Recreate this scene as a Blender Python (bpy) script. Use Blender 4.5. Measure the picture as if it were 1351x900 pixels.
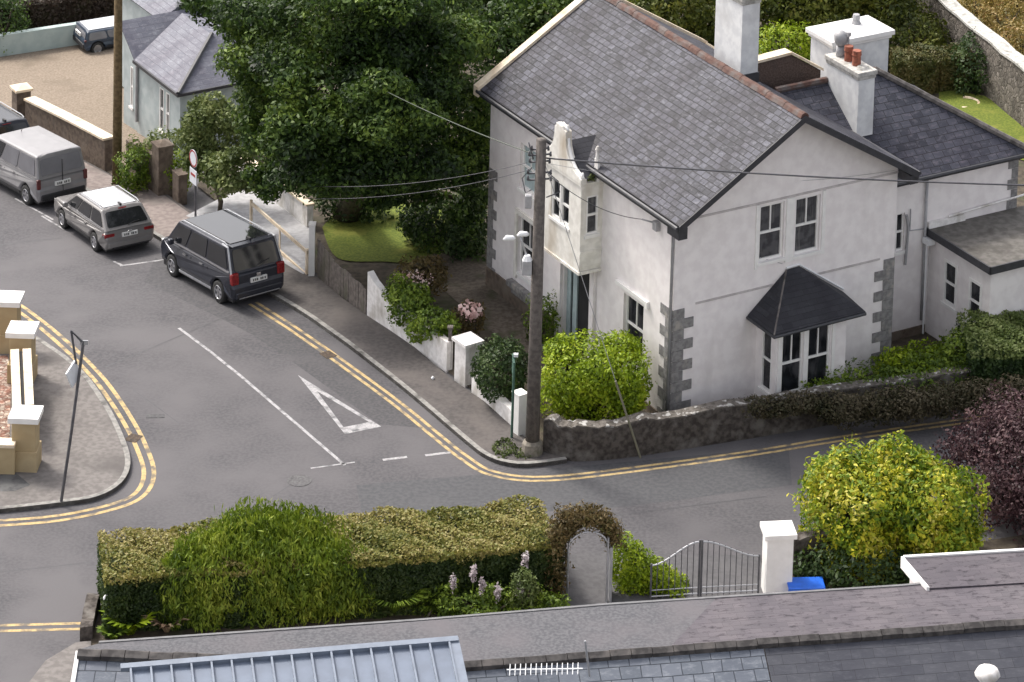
import bpy, bmesh, math, random
import numpy as np
from math import sin, cos, tan, pi, radians, sqrt, atan2
from mathutils import Vector, Matrix
random.seed(7)
S = bpy.context.scene
for o in list(bpy.data.objects): bpy.data.objects.remove(o)
# ------------------------------------------------------------------ camera
CAMP = Vector((-1.98, -90.07, 44.88)); PIT = 0.146; ROLL = 0.029; FPX = 4648.0
fwd = Vector((0, cos(PIT), -sin(PIT))); r0 = Vector((1, 0, 0)); u0 = Vector((0, sin(PIT), cos(PIT)))
RT = r0*cos(ROLL) + u0*sin(ROLL); UP = -r0*sin(ROLL) + u0*cos(ROLL)
CX = 675.5 + 155.3; CY = 450 - 1408.2
cam = bpy.data.cameras.new('camera'); co = bpy.data.objects.new('camera', cam); S.collection.objects.link(co)
m = Matrix((RT, UP, -fwd)).transposed().to_4x4(); m.translation = CAMP; co.matrix_world = m
cam.sensor_width = 36; cam.lens = FPX/1351*36; cam.shift_x = -155.3/1351; cam.shift_y = -1408.2/1351
cam.clip_end = 3000; cam.clip_start = 1; S.camera = co
# ------------------------------------------------------------------ light
SUN_AZ = radians(-48); SUN_EL = radians(50)          # azimuth from +Y towards +X
W = bpy.data.worlds.new('World'); S.world = W; W.use_nodes = True
nt = W.node_tree; bg = nt.nodes['Background']; sky = nt.nodes.new('ShaderNodeTexSky')
sky.sky_type = 'NISHITA'; sky.sun_disc = False; sky.sun_elevation = SUN_EL; sky.sun_rotation = SUN_AZ
sky.air_density = 1.0; sky.dust_density = 4.0; sky.ozone_density = .6
hsv = nt.nodes.new('ShaderNodeHueSaturation'); hsv.inputs['Saturation'].default_value = .30      # thin bright cloud
tn = nt.nodes.new('ShaderNodeMix'); tn.data_type = 'RGBA'; tn.blend_type = 'MULTIPLY'; tn.inputs['Factor'].default_value = 1; tn.inputs['B'].default_value = (1, .968, .955, 1)
nt.links.new(sky.outputs[0], hsv.inputs['Color']); nt.links.new(hsv.outputs[0], tn.inputs['A']); nt.links.new(tn.outputs['Result'], bg.inputs[0]); bg.inputs[1].default_value = .15
sl = bpy.data.lights.new('sun', 'SUN'); sl.energy = 1.5; sl.angle = radians(10); sl.color = (1, .95, .87)
so = bpy.data.objects.new('sun', sl); S.collection.objects.link(so)
sd = Vector((sin(SUN_AZ)*cos(SUN_EL), cos(SUN_AZ)*cos(SUN_EL), sin(SUN_EL)))
so.rotation_euler = (-sd).to_track_quat('-Z', 'Y').to_euler()
S.view_settings.view_transform = 'Standard'; S.view_settings.look = 'None'
S.view_settings.exposure = 1.12; S.view_settings.gamma = 1
# ------------------------------------------------------------------ terrain height and measuring
SD = Vector((-.6, .8)); KN = [(-500, 0), (9, 0), (11, -.05), (13, -.16), (15, -.30), (60, -3.9), (3000, -3.9)]
def zg(x, y):
    s = x*SD.x + y*SD.y
    for (a, za), (b, zb) in zip(KN, KN[1:]):
        if s <= b: return za + (zb-za)*(s-a)/(b-a)
    return -3.9
def P(px, py, dz=0.0):
    d = fwd + RT*((px-CX)/FPX) - UP*((py-CY)/FPX)
    z = dz
    for _ in range(40):
        t = (z-CAMP.z)/d.z; X = CAMP + d*t; z = .5*z + .5*(zg(X.x, X.y) + dz)
    return X
def Pz(px, py, z):
    d = fwd + RT*((px-CX)/FPX) - UP*((py-CY)/FPX)
    return CAMP + d*((z-CAMP.z)/d.z)
# ------------------------------------------------------------------ materials
MT = {}
def mat(name, col, rough=.7, var=.12, scale=6., bump=0., metal=0., col2=None, spec=.5, det=4, bscale=None):
    if name in MT: return MT[name]
    M = bpy.data.materials.new(name); M.use_nodes = True; n = M.node_tree.nodes; l = M.node_tree.links
    b = n['Principled BSDF']; b.inputs['Roughness'].default_value = rough; b.inputs['Metallic'].default_value = metal
    b.inputs['Specular IOR Level'].default_value = spec
    tc = n.new('ShaderNodeTexCoord'); no = n.new('ShaderNodeTexNoise'); no.inputs['Scale'].default_value = scale
    no.inputs['Detail'].default_value = det; l.new(tc.outputs['Object'], no.inputs['Vector'])
    r = n.new('ShaderNodeValToRGB'); l.new(no.outputs['Fac'], r.inputs[0])
    c2 = col2 or tuple(min(1, c*(1+var)) for c in col)
    c1 = col if col2 else tuple(c*(1-var) for c in col)
    r.color_ramp.elements[0].position = .35; r.color_ramp.elements[1].position = .65
    r.color_ramp.elements[0].color = (*c1, 1); r.color_ramp.elements[1].color = (*c2, 1)
    l.new(r.outputs[0], b.inputs['Base Color'])
    if bump:
        n2 = n.new('ShaderNodeTexNoise'); n2.inputs['Scale'].default_value = bscale or scale*6; n2.inputs['Detail'].default_value = 5
        l.new(tc.outputs['Object'], n2.inputs['Vector'])
        bp = n.new('ShaderNodeBump'); bp.inputs['Strength'].default_value = bump; bp.inputs['Distance'].default_value = .03
        l.new(n2.outputs['Fac'], bp.inputs['Height']); l.new(bp.outputs[0], b.inputs['Normal'])
    MT[name] = M; return M
def layered(name, c1, c2, c3, s1, s2, rough=.85, bump=.3, p=(.4, .6), p2=(.55, .7), vor=None, stretch=None):
    """two colours by a fine noise, a third in large soft patches; optional stones from a voronoi"""
    M = bpy.data.materials.new(name); M.use_nodes = True; n = M.node_tree.nodes; l = M.node_tree.links
    b = n['Principled BSDF']; b.inputs['Roughness'].default_value = rough; b.inputs['Specular IOR Level'].default_value = .3
    tc = n.new('ShaderNodeTexCoord'); mp = n.new('ShaderNodeMapping'); l.new(tc.outputs['Object'], mp.inputs[0])
    if stretch: mp.inputs['Scale'].default_value = stretch
    a = n.new('ShaderNodeTexNoise'); a.inputs['Scale'].default_value = s1; a.inputs['Detail'].default_value = 6
    l.new(tc.outputs['Object'], a.inputs['Vector'])
    r = n.new('ShaderNodeValToRGB'); r.color_ramp.elements[0].position, r.color_ramp.elements[1].position = p
    r.color_ramp.elements[0].color = (*c1, 1); r.color_ramp.elements[1].color = (*c2, 1); l.new(a.outputs['Fac'], r.inputs[0])
    c = n.new('ShaderNodeTexNoise'); c.inputs['Scale'].default_value = s2; c.inputs['Detail'].default_value = 5
    l.new(mp.outputs[0], c.inputs['Vector'])
    r2 = n.new('ShaderNodeValToRGB'); r2.color_ramp.elements[0].position, r2.color_ramp.elements[1].position = p2
    l.new(c.outputs['Fac'], r2.inputs[0])
    mx = n.new('ShaderNodeMix'); mx.data_type = 'RGBA'; l.new(r2.outputs[0], mx.inputs['Factor'])
    l.new(r.outputs[0], mx.inputs['A']); mx.inputs['B'].default_value = (*c3, 1)
    out = mx.outputs['Result']; h = a.outputs['Fac']
    if vor:
        v = n.new('ShaderNodeTexVoronoi'); v.inputs['Scale'].default_value = vor; l.new(mp.outputs[0], v.inputs['Vector'])
        v2 = n.new('ShaderNodeTexVoronoi'); v2.feature = 'DISTANCE_TO_EDGE'; v2.inputs['Scale'].default_value = vor; l.new(mp.outputs[0], v2.inputs['Vector'])
        hs = n.new('ShaderNodeHueSaturation'); l.new(out, hs.inputs['Color'])
        mr = n.new('ShaderNodeMapRange'); mr.inputs['To Min'].default_value = .65; mr.inputs['To Max'].default_value = 1.4
        sp = n.new('ShaderNodeSeparateColor'); l.new(v.outputs['Color'], sp.inputs[0]); l.new(sp.outputs[0], mr.inputs['Value'])
        l.new(mr.outputs[0], hs.inputs['Value']); out = hs.outputs[0]
        ms = n.new('ShaderNodeMapRange'); ms.inputs['From Max'].default_value = .12; l.new(v2.outputs['Distance'], ms.inputs['Value'])
        mj = n.new('ShaderNodeMix'); mj.data_type = 'RGBA'; l.new(ms.outputs[0], mj.inputs['Factor'])
        mj.inputs['A'].default_value = (*[q*.7 for q in c1], 1); l.new(out, mj.inputs['B']); out = mj.outputs['Result']; h = ms.outputs[0]
    l.new(out, b.inputs['Base Color'])
    bp = n.new('ShaderNodeBump'); bp.inputs['Strength'].default_value = bump; bp.inputs['Distance'].default_value = .03
    l.new(h, bp.inputs['Height']); l.new(bp.outputs[0], b.inputs['Normal'])
    MT[name] = M; return M
def slate(name, c1, c2, mort, bw=.32, bh=.2, patch=(.2, .2, .22), pa=(.55, .75), rough=.5, mo=.012, patch2=None, bias=0.):
    M = bpy.data.materials.new(name); M.use_nodes = True; n = M.node_tree.nodes; l = M.node_tree.links
    b = n['Principled BSDF']; b.inputs['Roughness'].default_value = rough+.1; b.inputs['Specular IOR Level'].default_value = .25
    uv = n.new('ShaderNodeUVMap')
    br = n.new('ShaderNodeTexBrick'); br.inputs['Scale'].default_value = 1; br.inputs['Brick Width'].default_value = bw
    br.inputs['Row Height'].default_value = bh; br.inputs['Mortar Size'].default_value = mo; br.inputs['Mortar Smooth'].default_value = .4
    br.inputs['Bias'].default_value = bias
    br.inputs['Color1'].default_value = (*c1, 1); br.inputs['Color2'].default_value = (*c2, 1); br.inputs['Mortar'].default_value = (*mort, 1)
    ns = n.new('ShaderNodeTexNoise'); ns.inputs['Scale'].default_value = 1.5; l.new(uv.outputs[0], ns.inputs['Vector'])
    va = n.new('ShaderNodeVectorMath'); va.operation = 'MULTIPLY_ADD'; va.inputs[1].default_value = (.06, .05, 0); l.new(ns.outputs['Color'], va.inputs[0]); l.new(uv.outputs[0], va.inputs[2])
    l.new(va.outputs[0], br.inputs['Vector'])
    # weathering: small flecks stretched along the courses, and big patches
    mp = n.new('ShaderNodeMapping'); mp.inputs['Scale'].default_value = (2.2, 4.5, 1); l.new(uv.outputs[0], mp.inputs[0])
    f = n.new('ShaderNodeTexNoise'); f.inputs['Scale'].default_value = 1.6; f.inputs['Detail'].default_value = 8; f.inputs['Roughness'].default_value = .7; l.new(mp.outputs[0], f.inputs['Vector'])
    r = n.new('ShaderNodeValToRGB'); r.color_ramp.elements[0].position, r.color_ramp.elements[1].position = pa; l.new(f.outputs['Fac'], r.inputs[0])
    mx = n.new('ShaderNodeMix'); mx.data_type = 'RGBA'; l.new(r.outputs[0], mx.inputs['Factor']); l.new(br.outputs['Color'], mx.inputs['A']); mx.inputs['B'].default_value = (*patch, 1)
    g = n.new('ShaderNodeTexNoise'); g.inputs['Scale'].default_value = .45; g.inputs['Detail'].default_value = 5; mg = n.new('ShaderNodeMapping'); mg.inputs['Scale'].default_value = (2.6, .8, 1); l.new(uv.outputs[0], mg.inputs[0]); l.new(mg.outputs[0], g.inputs['Vector'])
    r3 = n.new('ShaderNodeValToRGB'); r3.color_ramp.elements[0].position = .4; r3.color_ramp.elements[1].position = .68; l.new(g.outputs['Fac'], r3.inputs[0])
    m2 = n.new('ShaderNodeMix'); m2.data_type = 'RGBA'; m2.blend_type = 'MULTIPLY'; l.new(r3.outputs[0], m2.inputs['Factor']); l.new(mx.outputs['Result'], m2.inputs['A'])
    m2.inputs['B'].default_value = (*(patch2 or (.72, .68, .72)), 1)
    mm = n.new('ShaderNodeMix'); mm.data_type = 'RGBA'; l.new(br.outputs['Fac'], mm.inputs['Factor']); l.new(m2.outputs['Result'], mm.inputs['A']); mm.inputs['B'].default_value = (*mort, 1)
    l.new(mm.outputs['Result'], b.inputs['Base Color'])
    # each slate tilts a little: sawtooth height down the slope
    sx = n.new('ShaderNodeSeparateXYZ'); l.new(va.outputs[0], sx.inputs[0])
    dv = n.new('ShaderNodeMath'); dv.operation = 'DIVIDE'; dv.inputs[1].default_value = bh; l.new(sx.outputs[1], dv.inputs[0])
    fr = n.new('ShaderNodeMath'); fr.operation = 'FRACT'; l.new(dv.outputs[0], fr.inputs[0])
    sb = n.new('ShaderNodeMath'); sb.operation = 'SUBTRACT'; sb.inputs[0].default_value = 1; l.new(fr.outputs[0], sb.inputs[1])
    s2 = n.new('ShaderNodeMath'); s2.operation = 'SUBTRACT'; l.new(sb.outputs[0], s2.inputs[0]); l.new(br.outputs['Fac'], s2.inputs[1])
    ad = n.new('ShaderNodeMath'); ad.operation = 'ADD'; l.new(s2.outputs[0], ad.inputs[0]); l.new(f.outputs['Fac'], ad.inputs[1])
    bp = n.new('ShaderNodeBump'); bp.inputs['Strength'].default_value = .5; bp.inputs['Distance'].default_value = .02
    l.new(ad.outputs[0], bp.inputs['Height']); l.new(bp.outputs[0], b.inputs['Normal'])
    MT[name] = M; return M
def leafmat(name, cols, rough=.55, trans=.25, nsc=1.3):
    M = bpy.data.materials.new(name); M.use_nodes = True; n = M.node_tree.nodes; l = M.node_tree.links
    b = n['Principled BSDF']; b.inputs['Roughness'].default_value = rough; b.inputs['Specular IOR Level'].default_value = .3
    g = n.new('ShaderNodeNewGeometry'); r = n.new('ShaderNodeValToRGB'); cr = r.color_ramp
    tc = n.new('ShaderNodeTexCoord'); no = n.new('ShaderNodeTexNoise'); no.inputs['Scale'].default_value = nsc; no.inputs['Detail'].default_value = 3
    l.new(tc.outputs['Object'], no.inputs['Vector'])
    ma = n.new('ShaderNodeMath'); ma.operation = 'MULTIPLY_ADD'; ma.inputs[1].default_value = .55; l.new(g.outputs['Random Per Island'], ma.inputs[0])
    mb = n.new('ShaderNodeMath'); mb.operation = 'MULTIPLY_ADD'; mb.inputs[1].default_value = 1.5; mb.inputs[2].default_value = -.52
    l.new(no.outputs['Fac'], mb.inputs[0]); l.new(mb.outputs[0], ma.inputs[2]); l.new(ma.outputs[0], r.inputs[0])
    while len(cr.elements) < len(cols): cr.elements.new(.5)
    for i, c in enumerate(cols): cr.elements[i].position = i/(len(cols)-1); cr.elements[i].color = (*c, 1)
    l.new(r.outputs[0], b.inputs['Base Color'])
    t = n.new('ShaderNodeBsdfTranslucent'); l.new(r.outputs[0], t.inputs[0]); mx = n.new('ShaderNodeMixShader'); mx.inputs[0].default_value = trans
    l.new(b.outputs[0], mx.inputs[1]); l.new(t.outputs[0], mx.inputs[2]); l.new(mx.outputs[0], n['Material Output'].inputs[0])
    MT[name] = M; return M
render_w = layered('white_render', (.73, .69, .685), (.80, .765, .755), (.60, .565, .55), 3, .9, .85, .15, p2=(.60, .95), stretch=(1.5, 1.5, .28))
render_l = layered('stained_render', (.66, .64, .59), (.78, .76, .71), (.42, .36, .28), 4, 1.6, .85, .15, p2=(.52, .78), stretch=(1, 1, .3))
paint = mat('white_paint', (.78, .77, .75), .5, .04, 5)
dirty = layered('dirty_white_paint', (.66, .64, .62), (.78, .76, .74), (.36, .33, .28), 7, 2.2, .8, .2, p2=(.5, .72), stretch=(1, 1, .5))
chimw = layered('chimney_render', (.62, .63, .64), (.72, .73, .73), (.5, .5, .5), 4, 1.2, .85, .15, p2=(.5, .8))
capw = layered('weathered_cap', (.36, .35, .33), (.5, .49, .46), (.2, .2, .17), 9, 3, .9, .3)
quoin = layered('quoin_stone', (.17, .165, .165), (.25, .245, .24), (.33, .31, .28), 8, 3, .9, .3)
glass = layered('window_glass', (.010, .011, .013), (.02, .022, .026), (.055, .055, .06), 3, 1.6, .07, 0, p2=(.5, .62), stretch=(2, 2, .7))
curt = layered('net_curtain', (.045, .045, .05), (.085, .085, .09), (.14, .138, .135), 5, 3, .2, 0, stretch=(4, 4, .3))
dark = mat('dark_opening', (.012, .012, .013), .8, .2)
bargem = mat('dark_barge', (.035, .036, .042), .5, .2)
gutter = mat('gutter_grey', (.32, .32, .33), .5, .1)
slate_m = slate('main_slates', (.018, .019, .027), (.070, .072, .094), (.008, .008, .010), .27, .19, (.150, .152, .178), (.50, .74), patch2=(.50, .46, .50), mo=.014)
slate_w = slate('wing_slates', (.03, .033, .045), (.065, .068, .088), (.012, .012, .016), .34, .23, (.15, .14, .165), (.5, .78), mo=.010)
slate_b = slate('bay_slates', (.028, .029, .035), (.04, .041, .048), (.022, .022, .026), .3, .16, (.06, .06, .068), (.55, .8), mo=.006, rough=.6)
slate_n = slate('near_slates', (.105, .12, .145), (.135, .15, .18), (.035, .042, .055), .44, .30, (.26, .28, .31), (.5, .8), mo=.012, patch2=(.9, .9, .92))
slate_n2 = slate('near_dark_slates', (.05, .053, .066), (.064, .067, .08), (.03, .03, .038), .5, .24, (.10, .104, .118), (.5, .8), mo=.005, patch2=(.85, .85, .88))
slate_p = slate('purple_slates', (.088, .079, .088), (.112, .099, .109), (.06, .05, .058), .40, .19, (.034, .028, .034), (.54, .62), mo=.003, patch2=(.82, .82, .86))
slate_g = slate('left_house_slates', (.12, .125, .155), (.155, .16, .19), (.12, .12, .15), .35, .22, (.3, .31, .34), (.5, .8), mo=.008)
lead = layered('grey_felt', (.064, .065, .073), (.104, .104, .112), (.110, .102, .110), 14, .7, .75, .15, p2=(.45, .75))
ridge_red = layered('ridge_tile', (.085, .048, .04), (.125, .072, .058), (.13, .112, .105), 7, 2.5, .85, .3, p2=(.45, .62))
ridge_gr = layered('grey_ridge_tile', (.11, .10, .095), (.18, .165, .155), (.06, .055, .05), 6, 2.5, .85, .3)
asph = layered('asphalt', (.068, .066, .071), (.094, .091, .096), (.112, .107, .112), 11, .35, .85, .2, p2=(.40, .62))
foot = layered('footpath_asphalt', (.075, .068, .066), (.10, .091, .087), (.135, .12, .112), 8, .7, .9, .25, p2=(.45, .7))
conc = layered('concrete_path', (.18, .15, .14), (.24, .205, .19), (.15, .135, .125), 6, .9, .9, .2)
islm = layered('island_path', (.14, .128, .122), (.185, .172, .162), (.10, .092, .088), 7, .8, .9, .25, p2=(.5, .75))
kerbm = layered('kerb_stone', (.20, .195, .185), (.29, .28, .26), (.09, .085, .08), 7, 2, .9, .3)
ylw = layered('yellow_line_paint', (.42, .30, .135), (.50, .38, .19), (.15, .13, .105), 16, 3.5, .8, .1, p2=(.47, .66))
wht = layered('white_line_paint', (.30, .295, .30), (.40, .395, .40), (.13, .13, .135), 20, 4, .8, .1, p2=(.45, .66))
tar = mat('tar_seam', (.05, .05, .055), .6, .2)
soil = layered('garden_soil', (.055, .045, .035), (.09, .075, .055), (.05, .06, .025), 5, 1, .95, .4)
grav = layered('gravel', (.18, .145, .11), (.245, .20, .155), (.15, .12, .09), 14, .5, .95, .4)
gpath = layered('garden_path', (.085, .07, .055), (.13, .11, .09), (.06, .06, .035), 9, 1.2, .95, .4)
grass = layered('lawn_grass', (.08, .11, .015), (.14, .17, .025), (.20, .20, .04), 14, .8, .95, .5)
rubble = layered('rubble_stone', (.045, .038, .034), (.10, .088, .078), (.16, .148, .135), 7, 2.5, .95, .9, p=(.38, .62), p2=(.52, .7))
rubble_t = layered('tall_rubble_stone', (.12, .105, .09), (.19, .17, .15), (.07, .065, .055), 9, 1.5, .95, .8, vor=5.5, p2=(.5, .75))
lichen = layered('lichen_cap', (.09, .08, .07), (.16, .145, .13), (.45, .44, .42), 8, 5, .95, .8, p2=(.55, .62))
brownw = layered('brown_stone', (.11, .085, .068), (.17, .135, .105), (.20, .17, .14), 6, 1.3, .95, .5, p2=(.5, .75))
pebble = layered('pebble_dash', (.085, .06, .05), (.13, .095, .08), (.07, .055, .05), 20, 2, .95, .5)
green_r = layered('pale_green_render', (.36, .43, .42), (.42, .49, .47), (.31, .37, .36), 3, 1, .85, .1)
blue_r = layered('pale_blue_render', (.36, .41, .415), (.43, .475, .475), (.32, .36, .36), 3, 1, .85, .1)
ochre = layered('ochre_render', (.38, .29, .165), (.44, .35, .21), (.34, .265, .16), 1.5, .8, .85, .1)
cream = layered('cream_coping', (.66, .56, .42), (.76, .66, .52), (.50, .36, .22), 6, 3, .8, .15, p2=(.5, .75))
redbr = layered('red_paving', (.15, .075, .055), (.22, .11, .08), (.36, .31, .26), 6, 5, .9, .3, vor=7, p2=(.42, .6))
wood = layered('pole_wood', (.085, .075, .07), (.13, .115, .105), (.17, .15, .135), 9, 2, .9, .4, stretch=(3, 3, .3))
wood2 = layered('brown_pole_wood', (.10, .07, .035), (.16, .115, .06), (.07, .07, .03), 9, 2, .9, .4, stretch=(3, 3, .3))
fence = layered('weathered_boards', (.115, .10, .09), (.17, .15, .135), (.09, .09, .06), 8, 1.5, .9, .4, stretch=(1, 1, .4))
iron = mat('grey_iron', (.10, .10, .11), .5, .2, metal=.3)
metal = mat('galvanised', (.42, .43, .45), .4, .1, metal=.6)
white_m = mat('white_plastic', (.72, .73, .74), .4, .05)
pot = mat('terracotta_pot', (.26, .085, .05), .8, .3, 9)
blue = mat('blue_plastic', (.01, .12, .62), .45, .1)
bark = layered('bark', (.05, .04, .03), (.09, .075, .055), (.06, .07, .03), 8, 2, .95, .6)
seam_r = mat('zinc_sheet', (.14, .17, .225), .5, .08, 3)
seam_f = mat('zinc_frame', (.17, .20, .25), .45, .1, 4)
concr = layered('pole_plinth', (.16, .145, .12), (.24, .215, .18), (.1, .1, .06), 8, 3, .95, .4)
teal = mat('pale_teal_panel', (.34, .42, .43), .5, .08)
green_p = mat('green_paint', (.05, .11, .085), .5, .15)
sign_w = mat('sign_face', (.66, .68, .72), .4, .06)
sign_r = mat('sign_red', (.35, .05, .05), .4, .1)
# leaves
L_tree = leafmat('tree_leaf', [(.006, .015, .005), (.016, .036, .008), (.038, .075, .012), (.085, .14, .022), (.18, .25, .04)], nsc=.55)
L_tree2 = leafmat('rear_tree_leaf', [(.018, .03, .006), (.06, .08, .012), (.13, .15, .02), (.20, .18, .035)], nsc=.8)
L_sap = leafmat('sapling_leaf', [(.04, .065, .015), (.12, .16, .045), (.25, .28, .10)])
L_br = leafmat('bright_leaf', [(.07, .11, .006), (.15, .23, .008), (.27, .36, .012), (.44, .48, .04)])
L_yel = leafmat('variegated_leaf', [(.04, .08, .008), (.10, .18, .012), (.24, .30, .015), (.46, .42, .025), (.64, .60, .16)], nsc=.9)
L_grn = leafmat('green_leaf', [(.025, .05, .008), (.07, .12, .012), (.15, .22, .02), (.25, .32, .04)])
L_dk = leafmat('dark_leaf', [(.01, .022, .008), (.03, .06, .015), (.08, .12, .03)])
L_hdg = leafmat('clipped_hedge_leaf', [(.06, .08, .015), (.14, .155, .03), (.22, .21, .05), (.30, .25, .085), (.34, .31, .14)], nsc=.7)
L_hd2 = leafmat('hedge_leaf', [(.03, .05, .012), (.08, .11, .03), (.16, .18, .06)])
L_ol = leafmat('olive_leaf', [(.03, .06, .006), (.09, .145, .010), (.18, .24, .02), (.33, .37, .05)])
L_pur = leafmat('purple_leaf', [(.018, .008, .01), (.05, .022, .028), (.10, .055, .06), (.15, .09, .085)])
L_brn = leafmat('brown_leaf', [(.035, .035, .012), (.09, .07, .025), (.16, .11, .045), (.10, .12, .03)])
L_scr = leafmat('wall_creeper_leaf', [(.03, .034, .014), (.065, .06, .03), (.11, .09, .055), (.15, .13, .08)])
L_rus = leafmat('rusty_scrub_leaf', [(.09, .09, .02), (.20, .15, .03), (.33, .24, .08), (.30, .15, .06)])
F_pink = leafmat('pink_petal', [(.55, .32, .30), (.75, .55, .52), (.8, .7, .66)])
F_lil = leafmat('lilac_petal', [(.35, .30, .33), (.55, .48, .50), (.7, .68, .66)])
# ------------------------------------------------------------------ mesh building
class B:
    def __init__(s): s.v = []; s.f = []; s.uv = {}; s.mi = []; s.cut = []
    def face(s, pts, uvax=None, mi=0):
        i = len(s.v); s.v += [Vector(p) for p in pts]; s.f.append(tuple(range(i, i+len(pts)))); s.mi.append(mi)
        if uvax: s.uv[len(s.f)-1] = uvax
        return s
    def box(s, x0, x1, y0, y1, z0, z1, M=None):
        s.cut.append((len(s.v), len(s.f))); i = len(s.v); P_ = [Vector((x, y, z)) for z in (z0, z1) for x, y in ((x0, y0), (x1, y0), (x1, y1), (x0, y1))]
        if M: P_ = [M @ p for p in P_]
        s.v += P_
        for q in ((0, 3, 2, 1), (4, 5, 6, 7), (0, 1, 5, 4), (1, 2, 6, 5), (2, 3, 7, 6), (3, 0, 4, 7)): s.f.append(tuple(i+a for a in q)); s.mi.append(0)
        return s
    def prism(s, poly, d, uvax=None):
        """extrude a 3D polygon by vector d (top = poly)"""
        s.cut.append((len(s.v), len(s.f))); d = Vector(d); i = len(s.v); n = len(poly); s.v += [Vector(p) for p in poly] + [Vector(p)+d for p in poly]
        s.f.append(tuple(range(i, i+n))); s.mi.append(0)
        if uvax: s.uv[len(s.f)-1] = uvax
        s.f.append(tuple(range(i+2*n-1, i+n-1, -1))); s.mi.append(0)
        for k in range(n): s.f.append((i+k, i+n+k, i+n+(k+1) % n, i+(k+1) % n)); s.mi.append(0)
        return s
    def tube(s, pts, r, n=8, r2=None, cap=True):
        s.cut.append((len(s.v), len(s.f))); pts = [Vector(p) for p in pts]; i0 = len(s.v); N = len(pts)
        for k, p in enumerate(pts):
            t = (pts[min(k+1, N-1)]-pts[max(k-1, 0)]).normalized(); a = t.orthogonal().normalized()
            if abs(t.z) < .95: a = t.cross(Vector((0, 0, 1))).normalized()
            b = t.cross(a); rr = r if r2 is None else r+(r2-r)*k/(N-1)
            if isinstance(r, (list, tuple)): rr = r[k]
            for j in range(n): s.v.append(p+a*cos(2*pi*j/n)*rr+b*sin(2*pi*j/n)*rr)
        for k in range(N-1):
            for j in range(n): s.f.append((i0+k*n+j, i0+k*n+(j+1) % n, i0+(k+1)*n+(j+1) % n, i0+(k+1)*n+j)); s.mi.append(0)
        if cap: s.f.append(tuple(i0+j for j in range(n-1, -1, -1))); s.f.append(tuple(i0+(N-1)*n+j for j in range(n))); s.mi += [0, 0]
        return s
    def build(s, name, ma, parent=None, world=False, bev=0, smooth=False, label=None, seg=2):
        me = bpy.data.meshes.new(name); off = parent.location if (world and parent) else Vector((0, 0, 0))
        me.from_pydata([tuple(p-off) for p in s.v], [], s.f)
        for x in (ma if isinstance(ma, (list, tuple)) else [ma]): me.materials.append(x)
        ul = me.uv_layers.new(name='UVMap')
        for k, p in enumerate(me.polygons):
            p.material_index = s.mi[k]
            ax = s.uv.get(k)
            for li in p.loop_indices:
                c = s.v[me.loops[li].vertex_index]
                if ax: ul.data[li].uv = (c.dot(ax[0]), c.dot(ax[1]))
                else: ul.data[li].uv = (c.x+c.y, c.z)
            if smooth: p.use_smooth = True
        bm = bmesh.new(); bm.from_mesh(me)
        if not s.uv and not s.nofix: bmesh.ops.recalc_face_normals(bm, faces=bm.faces)
        bm.to_mesh(me); bm.free()
        o = bpy.data.objects.new(name, me); S.collection.objects.link(o)
        if parent: o.parent = parent
        if bev:
            md = o.modifiers.new('bevel', 'BEVEL'); md.width = bev; md.segments = seg; md.limit_method = 'ANGLE'; md.angle_limit = radians(28)
        if label: o['label'] = label
        return o
    nofix = False
    def builds(s, name, ma, parent=None, **k):
        """every box, bar or prism collected becomes an object of its own"""
        c = s.cut+[(len(s.v), len(s.f))]; o = None
        for (v0, f0), (v1, f1) in zip(c, c[1:]):
            b = B(); b.v = s.v[v0:v1]; b.f = [tuple(i-v0 for i in f) for f in s.f[f0:f1]]; b.mi = s.mi[f0:f1]; b.uv = {q-f0: s.uv[q] for q in s.uv if f0 <= q < f1}
            o = b.build(name, ma, parent, **k)
        return o
def thing(name, label, cat, loc=(0, 0, 0), rz=0, group=None):
    o = bpy.data.objects.new(name, None); S.collection.objects.link(o); o.location = loc; o.rotation_euler = (0, 0, rz)
    o.empty_display_size = .3; o['label'] = label; o['category'] = cat
    if group: o['group'] = group
    return o
def tag(o, label, cat, group=None, kind=None):
    o['label'] = label; o['category'] = cat
    if group: o['group'] = group
    if kind: o['kind'] = kind
    return o
def sheet(name, poly, dz, ma, thick=0, sets=None):
    """flat sheet(s) following the terrain; thick>0 gives sides down to the ground; kind=structure"""
    bm = bmesh.new()
    for pl in (sets or [poly]):
        vs = [bm.verts.new((p[0], p[1], 0)) for p in pl]; f = bm.faces.new(vs)
        if f.normal.z < 0 or sum((pl[i][0]*pl[(i+1) % len(pl)][1]-pl[(i+1) % len(pl)][0]*pl[i][1]) for i in range(len(pl))) < 0: f.normal_flip()
    for s_, _ in KN[1:-1]:
        bmesh.ops.bisect_plane(bm, geom=bm.verts[:]+bm.edges[:]+bm.faces[:], plane_co=(SD.x*s_, SD.y*s_, 0), plane_no=(SD.x, SD.y, 0))
    for v in bm.verts: v.co.z = zg(v.co.x, v.co.y)+dz
    if thick:
        be = [e for e in bm.edges if e.is_boundary]
        r = bmesh.ops.extrude_edge_only(bm, edges=be)
        for g in r['geom']:
            if isinstance(g, bmesh.types.BMVert): g.co.z -= thick
    bmesh.ops.triangulate(bm, faces=[f for f in bm.faces if len(f.verts) > 4])
    me = bpy.data.meshes.new(name); bm.to_mesh(me); bm.free(); me.materials.append(ma)
    o = bpy.data.objects.new(name, me); S.collection.objects.link(o); o['kind'] = 'structure'
    return o
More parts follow.
